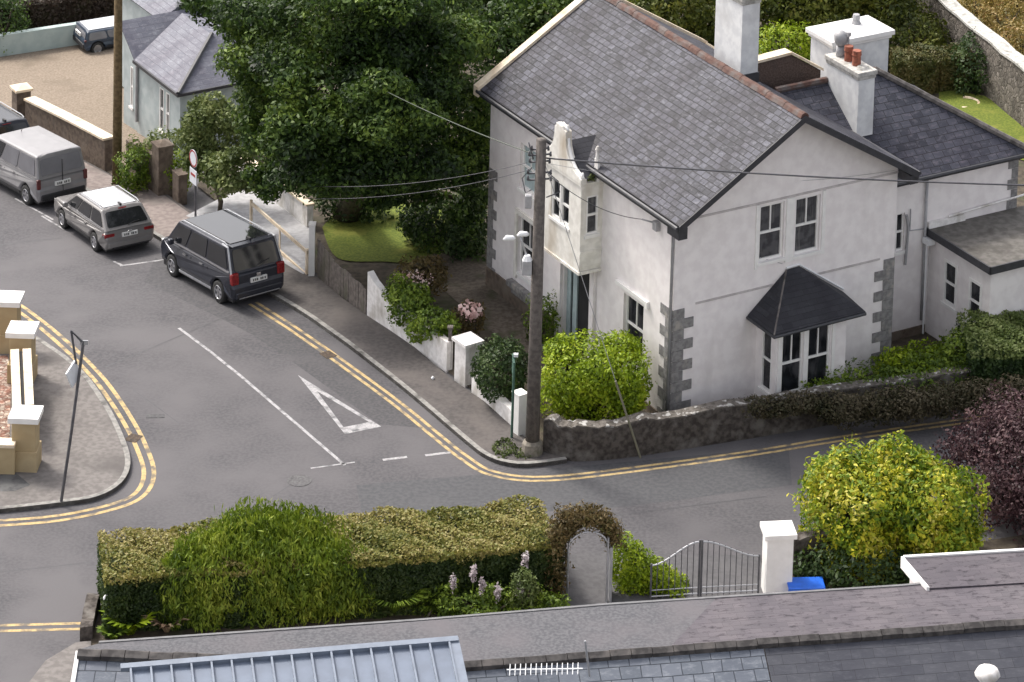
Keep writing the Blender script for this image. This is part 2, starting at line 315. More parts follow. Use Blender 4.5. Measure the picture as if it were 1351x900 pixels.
def smooth_path(pts, n=4):
    """Catmull-Rom through 2D points"""
    pts = [Vector((p[0], p[1])) for p in pts]; out = []
    for i in range(len(pts)-1):
        a = pts[max(i-1, 0)]; b = pts[i]; c = pts[i+1]; d = pts[min(i+2, len(pts)-1)]
        for k in range(n):
            t = k/n
            out.append(.5*((2*b)+(c-a)*t+(2*a-5*b+4*c-d)*t*t+(-a+3*b-3*c+d)*t**3))
    out.append(pts[-1]); return out
def offset(pts, d):
    o = []
    for i, p in enumerate(pts):
        t = (pts[min(i+1, len(pts)-1)]-pts[max(i-1, 0)]).normalized(); o.append(p+Vector((-t.y, t.x))*d)
    return o
def ribbon_sets(pts, w, off=0):
    a = offset(pts, off+w/2); b = offset(pts, off-w/2)
    return [(a[i], b[i], b[i+1], a[i+1]) for i in range(len(pts)-1)]
def PP(l, dz=0): return [P(x, y, dz) for x, y in l]
def foliage(name, ma, blobs, n, size, parent=None, seed=1, e=2., shell=.35, bump=.14, up=.3, asp=.5, zmin=None, droop=0):
    """many small leaf faces spread through the shells of blobs (cx,cy,cz,rx,ry,rz[,e])"""
    g = np.random.default_rng(seed); vol = np.array([(b[3]*b[4]+b[4]*b[5]+b[3]*b[5]) for b in blobs]); cnt = (n*vol/vol.sum()).astype(int)
    Vs = []
    for b, k in zip(blobs, cnt):
        d = g.normal(size=(k, 3)); d /= np.linalg.norm(d, axis=1)[:, None]
        ee = b[6] if len(b) > 6 else e
        if ee != 2: d = d*((np.abs(d)**ee).sum(1)**(-1/ee))[:, None]
        ph = g.random(6)*6.28
        u_ = d/np.linalg.norm(d, axis=1)[:, None]
        lump = 1+bump*(np.sin(5*u_[:, 0]+ph[0])*np.sin(4*u_[:, 1]+ph[1])+np.sin(9*u_[:, 2]+ph[2]+3*u_[:, 0])*.6+np.sin(13*u_[:, 0]+ph[3])*np.sin(11*u_[:, 1]+9*u_[:, 2]+ph[4])*.5)
        r = (1-shell*g.random(k)**1.6)*lump; r *= np.where(g.random(k) < .07, 1+.16*g.random(k), 1)
        p = d*r[:, None]*np.array(b[3:6])+np.array(b[:3])
        nn = u_+g.normal(size=(k, 3))*.75; nn[:, 2] += up; nn /= np.linalg.norm(nn, axis=1)[:, None]
        t = np.cross(nn, g.normal(size=(k, 3))); 
        if droop: t = t*(1-droop)+droop*np.column_stack([u_[:, 0]*.4, u_[:, 1]*.4, -np.ones(k)])*1.2
        t /= np.linalg.norm(t, axis=1)[:, None]
        w = np.cross(nn, t); w /= np.linalg.norm(w, axis=1)[:, None]+1e-9; s = size*(.5+1.05*g.random(k)**1.3)[:, None]
        q = np.stack([p-t*s*.5, p+w*s*asp*.5-t*s*.05, p+t*s*.5+nn*s*-.12, p-w*s*asp*.5-t*s*.05], 1)
        if zmin is not None: q = q[p[:, 2] > zmin]
        Vs.append(q)
    q = np.concatenate(Vs); N = len(q)
    if parent: q = q-np.array(parent.location)
    me = bpy.data.meshes.new(name); me.vertices.add(4*N); me.vertices.foreach_set('co', q.reshape(-1).astype(np.float32))
    me.loops.add(4*N); me.loops.foreach_set('vertex_index', np.arange(4*N, dtype=np.int32))
    me.polygons.add(N); me.polygons.foreach_set('loop_start', np.arange(0, 4*N, 4, dtype=np.int32)); me.polygons.foreach_set('loop_total', np.full(N, 4, np.int32))
    me.update(); me.materials.append(ma); o = bpy.data.objects.new(name, me); S.collection.objects.link(o)
    if parent: o.parent = parent
    return o
def stems(parent, base, tops, r=.03, ma=None, name='branches'):
    b = B()
    for t in tops:
        mid = Vector(base)*.5+Vector(t)*.5+Vector((random.uniform(-.1, .1), random.uniform(-.1, .1), 0))
        b.tube([base, mid, t], r, 5, r*.4)
    return b.build(name, ma or bark, parent, world=True, smooth=True)
def shrub(label, cx, cy, zc, radii, ma, n, size, e=2.2, blobs=None, seed=1, cat='shrub', name='shrub', group=None, **k):
    """pixel centre of the body at height zc above ground; radii in metres"""
    c = P(cx, cy, zc); gz = zg(c.x, c.y)
    t = thing(name, label, cat, (c.x, c.y, gz), 0, group)
    bl = [(c.x, c.y, c.z, *radii, e)]
    for (dx, dy, dz, rx, ry, rz) in (blobs or []): bl.append((c.x+dx, c.y+dy, c.z+dz, rx, ry, rz, 2.))
    foliage('foliage', ma, bl, n, size, t, seed, zmin=gz+.03, **k)
    tops = [(b[0]+random.uniform(-.5, .5)*b[3], b[1]+random.uniform(-.5, .5)*b[4], b[2]+.4*b[5]) for b in bl for _ in range(5)]
    stems(t, (c.x, c.y, gz), tops, .03+.015*max(radii))
    return t
# ------------------------------------------------------------------ ground, roads, pavements
g_ = sheet('ground', [(-900, -300), (900, -300), (900, 2000), (-900, 2000)], -.04, soil)
road = sheet('road', [(-60, -16), (40, -16), (40, 12), (6, 6), (2, 12), (-14, 30), (-60, 55)], 0, asph)
kr = [(-120, 132), (-60, 160), (30, 203), (112, 250), (165, 283), (212, 314), (290, 352), (375, 397), (440, 440), (530, 509), (610, 577), (640, 600), (668, 610), (700, 612), (748, 606)]
kp = smooth_path(PP(kr, .11), 4)
inn = PP([(725, 596), (705, 590), (676, 560), (640, 530), (598, 502), (540, 452), (483, 415), (450, 392), (415, 362), (330, 320), (260, 285), (212, 250), (150, 232), (90, 200), (22, 160), (-60, 120), (-140, 90)], .11)
sheet('pavement', [*kp, *[Vector((p.x, p.y)) for p in inn]], .11, foot, .15)
# the paler concrete stretch of the far footpath and the kerb stones
far = smooth_path(PP([(-120, 134), (-60, 162), (30, 206), (112, 253), (165, 286), (212, 316), (262, 338)], .115), 3)
fin = PP([(262, 290), (212, 254), (150, 234), (90, 203), (22, 163), (-60, 123), (-140, 93)], .115)
sheet('footpath', [*offset(far, .12), *[Vector((p.x, p.y)) for p in fin]], .116, conc)
sheet('kerb', None, .118, kerbm, .12, sets=ribbon_sets(kp, .14, .07))
isl_px = [(-160, 310), (-60, 372), (0, 412), (40, 438), (100, 480), (140, 530), (165, 580), (172, 612), (160, 637), (128, 655), (80, 663), (0, 672), (-120, 684)]
ip = smooth_path(PP(isl_px, .11), 4)
sheet('traffic_island_path', [*ip, Vector((-30, -3))], .11, islm, .15)
sheet('kerb', None, .118, kerbm, .12, sets=ribbon_sets(ip, .14, -.07))
# double yellow lines
yr = smooth_path(PP([(333, 400), (430, 464), (520, 530), (575, 575), (612, 604), (650, 625), (720, 632), (850, 618), (1000, 597), (1085, 583), (1200, 566), (1330, 548)]), 5)
sheet('road_marking', None, .004, ylw, sets=ribbon_sets(yr, .10, .12)+ribbon_sets(yr, .10, -.10))
yi = smooth_path(PP([(-60, 352), (0, 392), (30, 410), (80, 450), (130, 500), (165, 550), (186, 590), (196, 625), (184, 652), (150, 668), (80, 683), (0, 690), (-100, 695)]), 5)
sheet('road_marking', None, .004, ylw, sets=ribbon_sets(yi, .12, .14)+ribbon_sets(yi, .12, -.12))
yb = PP([(-80, 832), (0, 829), (118, 826)]); yb = [Vector((p.x, p.y)) for p in yb]
sheet('road_marking', None, .004, ylw, sets=ribbon_sets(yb, .11, .13)+ribbon_sets(yb, .11, -.13))
def line2(a, b, w): 
    p = [Vector((q.x, q.y)) for q in PP([a, b])]; return ribbon_sets(p, w)
sets = line2((236, 433), (455, 614), .09)
sets += line2((505, 607), (537, 603), .11)+line2((561, 601), (594, 597), .11)+line2((410, 618), (468, 610), .06)
tri = PP([(393, 495), (411, 508), (464, 557), (489, 553), (503, 563), (455, 573)])
T3 = [Vector((p.x, p.y)) for p in PP([(393, 495), (455, 573), (503, 563)])]
c3 = sum(T3, Vector((0, 0)))/3
i0 = [T3[0].lerp(c3, .55), T3[1].lerp(c3, .30), T3[2].lerp(c3, .30)]
i0[0] = T3[0].lerp((T3[1]+T3[2])/2, .30)
for k in range(3): sets.append((T3[k], T3[(k+1) % 3], i0[(k+1) % 3], i0[k]))
sets += line2((20, 262), (70, 290), .07)+line2((55, 285), (85, 303), .07)+line2((150, 345), (163, 351), .08)+line2((158, 351), (216, 343), .09)+line2((215, 343), (222, 347), .08)
sheet('road_marking', None, .0045, wht, sets=sets)
sheet('tarmac_seam', None, .003, tar, sets=line2((0, 323), (82, 314), .05)+line2((176, 515), (238, 560), .03)+line2((360, 655), (402, 628), .03)+line2((0, 755), (120, 742), .03)+line2((660, 700), (1010, 655), .03)+line2((140, 484), (243, 441), .05)+line2((243, 441), (330, 404), .04))
# darker trench patch and manhole
sheet('road_patch_and_shadow', PP([(470, 640), (800, 612), (1040, 590), (1045, 640), (830, 668), (480, 690)]), .002, layered('patched_asphalt', (.066, .067, .072), (.084, .085, .09), (.09, .09, .094), 9, .4, .85, .15))
sheet('road_patch_and_shadow', PP([(-60, 560), (40, 640), (20, 648), (-80, 650)], .11), .114, layered('pier_shadow', (.07, .07, .072), (.1, .1, .1), (.12, .12, .12), 9, 2, .85, .15))  # shadow of the nearest ochre pier, painted as a dark sheet on the path
def cover(label, px, py, w, d, rz, m_, round_=False):
    c = P(px, py, .006); b = B(); M_ = Matrix.Translation(c) @ Matrix.Rotation(rz, 4, 'Z')
    if round_: b.prism([M_ @ Vector((w*cos(2*pi*k/20), w*sin(2*pi*k/20), .004)) for k in range(20)], (0, 0, -.02))
    else: b.box(-w/2, w/2, -d/2, d/2, -.02, .004, M_)
    return tag(b.build('drain_cover' if not round_ else 'manhole_cover', m_), label, 'cover')
gull = layered('rusty_gully', (.06, .045, .035), (.10, .075, .055), (.03, .03, .03), 12, 6, .9, .4)
cover('rusty square gully cover across the yellow lines at the island tip', 176, 578, .42, .36, 1.2, gull); cover('brown square gully cover across the yellow lines beside the footpath', 433, 468, .42, .34, -.9, gull)
cover('faint round manhole cover in the tarmac above the hedge', 395, 634, .32, 0, 0, layered('iron_cover', (.075, .073, .076), (.11, .108, .11), (.05, .05, .05), 14, 6, .7, .4), True)
cover('small pale rectangular hydrant cover near the island end', 205, 549, .5, .2, .1, layered('patch_cover', (.07, .07, .073), (.09, .09, .092), (.12, .12, .12), 14, 6, .8, .3))
sheet('road_patch_and_shadow', PP([(205, 340), (330, 410), (430, 470), (560, 565), (500, 560), (330, 440), (190, 372)]), .0015, layered('worn_asphalt', (.062, .061, .065), (.083, .081, .085), (.096, .092, .096), 11, .5, .85, .15))
# plots
plot = PP([(1500, 500), (1240, 530), (1100, 553), (1000, 572), (850, 596), (760, 603), (716, 597), (692, 572), (640, 527), (598, 495), (540, 447), (485, 410), (450, 385), (418, 360), (330, 300), (260, 245), (330, 120), (420, -60), (900, -300), (1700, -200)], .06)
sheet('garden_ground', plot, .05, soil)
lw = PP([(425, 300), (455, 275), (540, 268), (610, 290), (585, 325), (548, 345), (505, 345), (445, 340)], .08); lw = smooth_path(lw+lw[:1], 6)[:-1]
sheet('lawn', lw, .08, grass)
sheet('garden_path', PP([(560, 330), (640, 345), (700, 400), (735, 432), (690, 470), (640, 430), (600, 395), (560, 360)], .08), .07, gpath)
sheet('driveway', PP([(245, 285), (290, 262), (345, 236), (372, 262), (412, 300), (414, 355), (400, 362), (330, 322)], .12), .125, layered('driveway_concrete', (.34, .34, .35), (.42, .42, .43), (.28, .28, .28), 6, 1, .9, .2))
yard = PP([(20, 150), (150, 232), (175, 240), (230, 205), (180, 60), (110, 52), (0, 66), (-80, 72), (-140, 90)], .06)
sheet('gravel_yard', yard, .06, grav)
sheet('rear_lawn', PP([(1238, 118), (1300, 130), (1380, 185), (1400, 230), (1300, 200), (1240, 160)]), .08, grass)
sheet('near_garden', PP([(120, 846), (146, 775), (440, 752), (745, 735), (745, 760), (900, 760), (1046, 755), (1180, 735), (1400, 700), (1500, 1100), (600, 1200), (100, 1200)]), .05, soil)
sheet('garden_path', PP([(735, 735), (820, 730), (870, 735), (1003, 735), (1010, 800), (980, 1000), (600, 1000), (735, 800)]), .058, layered('drive_tarmac', (.08, .078, .082), (.10, .098, .102), (.11, .107, .11), 8, .6, .9, .2))
sheet('near_footpath', PP([(35, 905), (60, 872), (100, 848), (120, 846), (130, 1100), (20, 1100)], .09), .10, islm, .12)
# ------------------------------------------------------------------ the white house (local x along the gable front, y along the road front)
HR = pi/2-1.018
H = thing('house', 'white rendered two storey house with dark slate roofs and hipped bay at the junction', 'house', (0, 0, 0), HR)
X_, Y_, Z_ = Vector((1, 0, 0)), Vector((0, 1, 0)), Vector((0, 0, 1))
def wall_holes(b, axis, c, a0, a1, z0, z1, holes, depth=.14, inward=1):
    """wall in plane axis=c, spanning a0..a1; holes (h0,h1,hz0,hz1) get reveals of the given depth"""
    def pt(a, z, d=0): return Vector((c+d, a, z)) if axis == 'x' else Vector((a, c+d, z))
    As = sorted({a0, a1, *[h[0] for h in holes], *[h[1] for h in holes]}); Zs = sorted({z0, z1, *[h[2] for h in holes], *[h[3] for h in holes]})
    for i in range(len(As)-1):
        for j in range(len(Zs)-1):
            am = (As[i]+As[i+1])/2; zm = (Zs[j]+Zs[j+1])/2
            if any(h[0] < am < h[1] and h[2] < zm < h[3] for h in holes): continue
            q = [pt(As[i], Zs[j]), pt(As[i+1], Zs[j]), pt(As[i+1], Zs[j+1]), pt(As[i], Zs[j+1])]
            b.face(q if (axis == 'y') == (inward > 0) else q[::-1])
    for h in holes:
        d = depth*inward
        c4 = [(h[0], h[2]), (h[1], h[2]), (h[1], h[3]), (h[0], h[3])]
        for k in range(4):
            p, q = c4[k], c4[(k+1) % 4]; b.face([pt(*p), pt(*q), pt(*q, d), pt(*p, d)])
def window(parent, axis, c, a0, a1, z0, z1, inward=1, rec=.14, two=True, vert=True, label=None, sill=True, gm=None, fw=.06, arch=False):
    """sash window set in the hole: frame (thing part) with panes and a sill as sub-parts"""
    def bx(b, p0, p1, q0, q1, d0, d1):
        lo, hi = sorted((c+d0*inward, c+d1*inward))
        if axis == 'x': b.box(lo, hi, p0, p1, q0, q1)
        else: b.box(p0, p1, lo, hi, q0, q1)
    b = B(); f0 = rec-.05; f1 = rec+.03; zm = (z0+z1)/2
    bx(b, a0, a0+fw, z0, z1, f0, f1); bx(b, a1-fw, a1, z0, z1, f0, f1)
    bx(b, a0+fw, a1-fw, z0, z0+fw*1.2, f0, f1); bx(b, a0+fw, a1-fw, z1-fw, z1, f0, f1)
    if two: bx(b, a0+fw, a1-fw, zm-.03, zm+.035, f0+.01, f1)
    if vert: bx(b, (a0+a1)/2-.018, (a0+a1)/2+.018, (zm+.035 if two else z0+fw*1.2), z1-fw, f0+.015, f1)
    w = b.build('window', paint, parent, label=label)
    spans = [(z0+fw*1.2, zm-.03), (zm+.035, z1-fw)] if two else [(z0+fw*1.2, z1-fw)]
    for (q0, q1) in spans:
        p = B(); bx(p, a0+fw, a1-fw, q0, q1, rec, rec+.012); o = p.build('pane', gm or glass, w)
    if gm is None:
        p = B(); bx(p, a0+fw, a1-fw, z0+fw, z1-fw, rec+.02, rec+.025); p.build('backing', dark, w)
    if sill:
        s = B(); bx(s, a0-.06, a1+.06, z0-.09, z0-.002, -.05, rec-.052); s.build('sill', paint, w)
    return w
ZE = 6.08; ZA = 8.45; XM = 3.67; SL = (ZA-ZE-.15)/XM
def mz(x): return ZA-.6*abs(x-XM)            # top surface of the main roof
wb = B()
holesL = [(1.48, 2.52, 1.2, 2.88), (7.42, 8.4, 1.15, 2.86), (7.5, 8.4, 3.72, 5.1), (4.25, 5.75, 0, 2.72)]
wall_holes(wb, 'x', 0, 0, 10.18, -.5, 6.1, holesL, .16, 1)
holesF = [(2.74, 3.54, 4.16, 5.78), (3.92, 4.74, 4.12, 5.76)]
wall_holes(wb, 'y', 0, 0, 7.34, -.5, 5.9, holesF, .13, 1)
wb.face([(0, 0, 5.9), (7.34, 0, 5.9), (7.34, 0, mz(7.34)-.1), (XM, 0, ZA-.12), (0, 0, mz(0)-.1)])
wb.face([(7.34, 0, -.5), (7.34, 10.18, -.5), (7.34, 10.18, mz(7.34)-.1), (7.34, 0, mz(7.34)-.1)])
wb.face([(7.34, 10.18, -.5), (0, 10.18, -.5), (0, 10.18, mz(0)-.1), (XM, 10.18, ZA-.12), (7.34, 10.18, mz(7.34)-.1)])
wb.face([(0.001, 0, mz(0)-.12), (0.001, 10.18, mz(0)-.12), (0.001, 10.18, 6.09), (0.001, 0, 6.09)])
wb.build('wall', render_w, H)
# roof
rb = B()
def slab(b, pts, uax, th=.09):
    pts = [Vector(p) for p in pts]; nrm = (pts[1]-pts[0]).cross(pts[2]-pts[1]).normalized()
    if nrm.z < 0: nrm = -nrm
    u = Vector(uax).normalized(); v = nrm.cross(u).normalized(); b.prism(pts, -nrm*th, (u, v))
y0, y1 = -.62, 10.42
slab(rb, [(-.3, y0, mz(-.3)), (XM, y0, ZA), (XM, y1, ZA), (-.3, y1, mz(-.3))], Y_)
slab(rb, [(XM+.0, y0, ZA), (7.6, y0, mz(7.6)), (7.6, y1, mz(7.6)), (XM+.0, y1, ZA)], Y_)
rb.build('roof', slate_m, H)
b = B()
for sgn in (-1, 1):                       # dark barge boards on the gable front, with soffit
    xe = -.3 if sgn < 0 else 7.6
    for (yy, th, dz, hh) in ((y0-.03, .03, -.0, .2),):
        b.prism([(XM, yy, ZA-.01), (xe, yy, mz(xe)-.01), (xe, yy, mz(xe)-.21), (XM, yy, ZA-.21)], (0, th, 0))
    b.prism([(XM, y0, ZA-.13), (xe, y0, mz(xe)-.13), (xe, -.004, mz(xe)-.13), (XM, -.004, ZA-.13)], (0, 0, -.03))
b.box(-.28, -.003, -.6, -.02, mz(-.3)-.42, mz(-.3)-.1); b.box(7.345, 7.62, -.6, -.02, mz(7.6)-.36, mz(7.6)-.1)
b.build('barge_board', bargem, H)
b = B()
b.prism([(XM, y1-.1, ZA+.1), (-.36, y1-.1, mz(-.36)+.1), (-.36, y1-.1, mz(-.36)-.2), (XM, y1-.1, ZA-.2)], (0, .28, 0))
b.prism([(XM, y1-.1, ZA+.1), (7.64, y1-.1, mz(7.64)+.1), (7.64, y1-.1, mz(7.64)-.2), (XM, y1-.1, ZA-.2)], (0, .28, 0))
b.builds('coping', cream, H, label='cream coping along the far verge')
b = B(); b.tube([(-.34, y0, mz(-.34)-.05), (-.34, y1, mz(-.34)-.05)], .06, 8); b.box(-.30, -.004, y0+.05, y1, mz(-.3)-.22, mz(-.3)-.1)
b.tube([(7.64, y0, mz(7.64)-.05), (7.64, y1, mz(7.64)-.05)], .06, 8); b.build('gutter', bargem, H, smooth=False)
b = B(); yy = y0
while yy < y1-.2:
    q = yy+.44; zt = random.uniform(-.01, .012); M_ = None
    b.prism([(XM-.15, yy, ZA-.06+zt), (XM-.09, yy, ZA+.035+zt), (XM, yy, ZA+.075+zt), (XM+.09, yy, ZA+.035+zt), (XM+.15, yy, ZA-.06+zt)], (0, .432, 0)); yy = q
b.build('ridge_tiles', ridge_red, H)
# lead flashing stripe and mortar at rear of ridge (white capping beyond)
b = B(); b.prism([(7.5, 5.2, mz(7.5)+.06), (7.62, 5.2, mz(7.62)+.06), (7.62, y1-.2, mz(7.62)+.06), (7.5, y1-.2, mz(7.5)+.06)], (0, 0, -.08)); b.build('verge_capping', cream, H)
# string courses, quoins, plinth
b = B(); b.box(-.02, 7.36, -.022, -.001, 5.86, 5.92); b.box(.72, 6.84, -.022, -.001, 3.40, 3.46); b.box(-.022, -.001, -.02, 3.7, 5.88, 5.93); b.builds('string_course', layered('shadow_line_band', (.42, .39, .385), (.52, .485, .48), (.33, .31, .30), 4, 2, .85, .2), H)  # bands coloured darker to paint in their thin shadow lines
def quoins(cx, cy, z0, z1, dirs, n):
    b = B(); h = (z1-z0)/n
    for k in range(n):
        lg = (.66, .34) if k % 2 else (.36, .6)
        for (dx, dy), L_ in zip(dirs, lg):
            a = (cx+dx*L_, cy+dy*L_)
            if dx: b.box(min(cx, a[0]), max(cx, a[0]), cy-.025, cy-.001, z0+k*h+.008, z0+(k+1)*h-.008)
            else: b.box(*( (cx-.025, cx-.001) if cx < 3 else (cx+.001, cx+.025)), min(cy, a[1]), max(cy, a[1]), z0+k*h+.008, z0+(k+1)*h-.008)
    return b.build('quoins', quoin, H)
quoins(0, 0, .1, 3.38, ((1, 0), (0, 1)), 11); quoins(7.34, 0, 0.05, 3.38, ((-1, 0), (0, 1)), 11)
b = B()
for k in range(12): b.box(-.025, -.001, 10.18-(.5 if k % 2 else .3), 10.17, .1+k*.3, .385+k*.3)
b.build('quoins', quoin, H)
b = B(); b.box(-.045, -.003, 5.95, 10.18, -.3, .62); b.box(-.045, -.003, .0, 4.1, -.3, .25); b.builds('plinth', brownw, H)
# windows on the road front
window(H, 'x', 0, 1.48, 2.52, 1.2, 2.88, label='ground floor sash under a hood mould')
b = B(); b.box(-.09, -.003, 1.2, 2.85, 3.03, 3.13); b.box(-.09, -.003, 1.2, 1.3, 2.93, 3.03); b.builds('hood_mould', paint, H)
window(H, 'x', 0, 7.42, 8.4, 1.15, 2.86, label='tall narrow sash beside the lamp bracket')
b = B(); b.box(-.07, -.003, 8.4, 8.52, .95, 2.95); b.box(-.07, -.003, 7.3, 8.52, 2.95, 3.07); b.builds('hood_mould', render_l, H)
b = B(); b.box(-.2, -.003, 7.3, 8.7, .66, .84); b.box(-.15, -.003, 7.45, 8.5, .5, .66); b.builds('window_ledge', quoin, H, bev=.02)
window(H, 'x', 0, 7.5, 8.4, 3.72, 5.1, gm=teal, label='pale blue blinded window behind the wooden pole')
# entrance: dark recess with pale side panels
b = B(); b.box(.16, .2, 4.25, 5.75, 0, 2.72); e_ = b.build('door', dark, H, label='dark open front doorway')
b = B(); b.box(.11, .155, 5.2, 5.42, 0, 2.7); b.box(.11, .155, 5.55, 5.75, 0, 2.7); b.box(.11, .155, 4.25, 4.33, 0, 2.7); b.builds('door_frame', teal, e_)
b = B()
for k in range(3): b.box(.13, .158, 4.38, 4.52, .5+.62*k, .78+.62*k)
b.builds('sidelight', mat('leaded_glass', (.2, .22, .24), .2, .5, 30), e_)
b = B(); b.box(-.75, -.0, 4.1, 5.9, -.1, .12); b.build('doorstep', quoin, H)
b = B(); b.box(-.1, -.003, 5.8, 6.05, 0, 2.9); b.box(-.1, -.003, 3.98, 4.2, 0, 2.9); b.builds('pilaster', render_w, H)
# oriel over the entrance with a curved gable
O0, O1, OD = 3.78, 6.05, -.7
b = B(); zo0, zo1 = 3.0, 5.72
wall_holes(b, 'x', OD, O0, O1, zo0+.25, zo1, [(4.42, 5.42, 4.15, 5.28)], .08, 1)
wall_holes(b, 'y', O0, OD, 0, zo0+.25, zo1, [(-.52, -.14, 4.15, 5.28)], .06, 1)
wall_holes(b, 'y', O1, OD, 0, zo0+.25, zo1, [], .06, 1)
b.face([(OD, O0, zo0+.25), (OD, O1, zo0+.25), (OD+.0, O1-.05, zo0), (OD+.0, O0+.05, zo0)]); b.face([(OD, O0, zo0+.25), (0, O0, zo0+.25), (0, O0+.05, zo0), (OD, O0+.05, zo0)])
b.face([(OD, O0+.05, zo0), (0, O0+.05, zo0), (0, O1-.05, zo0), (OD, O1-.05, zo0)])
oriel = b.build('oriel', render_l, H)
b = B(); b.box(OD-.04, OD-.003, O0-.03, O1+.03, zo0+.02, zo0+.1); b.box(OD, -.003, O0-.035, O0-.003+.0, zo0+.02, zo0+.1); b.box(OD, -.003, O0-.03, O0-.003, 3.62, 3.7)
b.box(OD-.05, OD-.003, O0-.05, O1+.05, 5.62, 5.7); b.box(OD, -.003, O0-.05, O0-.003, 5.62, 5.7); b.builds('oriel_moulding', render_l, oriel)
# curved gable outline
ym = (O0+O1)/2; half = (O1-O0)/2+.04
prof = [(0, 6.98), (.14, 7.02), (.2, 6.93), (.3, 6.9), (.31, 6.68), (.35, 6.48), (.45, 6.28), (.6, 6.1), (.76, 5.97), (.92, 5.90), (1.05, 5.88), (half, 5.82), (half, 5.70)]
pl_ = [(OD-.06, ym-d, z) for d, z in prof]+[(OD-.06, ym+d, z) for d, z in reversed(prof[1:])]
b = B(); b.prism(pl_, (.2, 0, 0)); gab = b.build('curved_gable', render_l, oriel)
b = B()
for s in (-1, 1):
    q = [Vector((OD+.03, ym+s*d, z+.03)) for d, z in prof[4:12]]
    b.tube(q, .05, 6)
b.tube([(OD+.03, ym-.3, 6.93), (OD+.03, ym-.13, 7.0), (OD+.03, ym+.13, 7.0), (OD+.03, ym+.3, 6.93)], .045, 6)
b.tube([(OD+.03, ym-half+.05, 5.82), (OD+.03, ym-half+.05, 6.0)], .06, 6, .03); b.tube([(OD+.03, ym+half-.05, 5.82), (OD+.03, ym+half-.05, 6.0)], .06, 6, .03); b.build('gable_coping', paint, oriel, smooth=True)
b = B(); zr = 6.5
slab(b, [(OD+.1, ym, zr), (OD+.1, O0-.04, 5.82), (.35, O0-.04, 5.82), (.9, ym, zr)], X_, .05); slab(b, [(OD+.1, ym, zr), (OD+.1, O1+.04, 5.82), (.35, O1+.04, 5.82), (.9, ym, zr)], X_, .05)
b.build('oriel_roof', slate_b, oriel)
b = B(); b.box(-.28, -.2, O0-.14, O0+.04, 5.7, 6.35); b.tube([(-.24, O0-.05, 6.3), (-.24, O0-.05, 6.62)], .06, 7, .04); b.tube([(-.24, O0-.05, 6.62), (-.24, O0-.05, 6.72)], .075, 7, .03); b.builds('pinnacle', dirty, oriel)
window(oriel, 'x', OD, 4.42, 4.90, 4.15, 5.28, rec=.08, vert=False, sill=False); window(oriel, 'x', OD, 4.94, 5.42, 4.15, 5.28, rec=.08, vert=False, sill=False)
b = B(); b.box(OD+.01, OD+.08, 4.90, 4.94, 4.15, 5.28); b.box(OD-.03, OD-.003, 4.36, 5.48, 4.06, 4.14); b.build('mullion', paint, oriel)
window(oriel, 'y', O0, -.52, -.14, 4.15, 5.28, rec=.06, vert=False, gm=curt, fw=.05)
foliage('moss', L_hd2, [(-.3, O0-.06, 5.85, .22, .06, .12)], 160, .07, None, 9).parent = oriel
# windows on the gable front
window(H, 'y', 0, 2.74, 3.54, 4.16, 5.78, rec=.12, gm=curt, label='left first floor sash over the bay'); window(H, 'y', 0, 3.92, 4.74, 4.12, 5.76, rec=.12, gm=curt, label='right first floor sash over the bay')
b = B(); b.box(2.6, 2.7, -.03, -.003, 4.0, 5.84); b.box(4.8, 4.9, -.03, -.003, 4.0, 5.84); b.box(3.6, 3.86, -.03, -.003, 4.0, 5.84); b.builds('window_surround', paint, H)
# bay with hipped roof
b = B(); bx0, bx1, by = 2.74, 5.06, -1.0
wall_holes(b, 'y', by, bx0, bx1, -.2, 2.62, [(2.92, 3.62, .68, 2.48), (3.78, 4.52, .66, 2.48)], .08, 1)
wall_holes(b, 'x', bx0, by, 0, -.2, 2.62, [(-.78, -.3, .7, 2.48)], .06, 1); wall_holes(b, 'x', bx1, by, 0, -.2, 2.62, [], .06, -1)
bay = b.build('bay_window', render_w, H)
window(bay, 'y', by, 2.92, 3.62, .68, 2.48, rec=.07, fw=.05); window(bay, 'y', by, 3.78, 4.52, .66, 2.48, rec=.07, fw=.05); window(bay, 'x', bx0, -.78, -.3, .7, 2.48, rec=.06, fw=.05, vert=False)
b = B(); b.box(4.58, 4.68, by-.03, by-.003, .6, 2.6); b.box(2.80, 2.9, by-.03, by-.003, .6, 2.6); b.box(3.64, 3.76, by-.03, by-.003, .6, 2.5); b.builds('pilaster', paint, bay)
A1, A2 = Vector((3.66, -.02, 3.78)), Vector((4.08, -.02, 3.80)); E0, E1, E2, E3 = Vector((2.42, -.02, 2.72)), Vector((2.46, -1.28, 2.66)), Vector((5.52, -1.24, 2.66)), Vector((5.62, -.02, 2.72))
b = B(); slab(b, [E1, E2, A2, A1], X_, .06); slab(b, [E0, E1, A1], Y_, .06); slab(b, [E2, E3, A2], Y_, .06); b.build('bay_roof', slate_b, bay)
b = B(); b.tube([E1+Z_*.0, A1+Z_*.0], .025, 6); b.builds('bay_hip', ridge_gr, bay)
b = B(); b.tube([E0-Z_*.06, E1-Z_*.06, E2-Z_*.06], .05, 6); b.box(2.52, 5.45, -1.2, -.01, 2.55, 2.61); b.build('bay_gutter', bargem, bay)
b = B(); b.tube([A1+Vector((0, -.0, .05)), A2+Vector((0, 0, .05)), E3+Vector((0, 0, .08))], .03, 6); b.build('bay_flashing', white_m, bay)
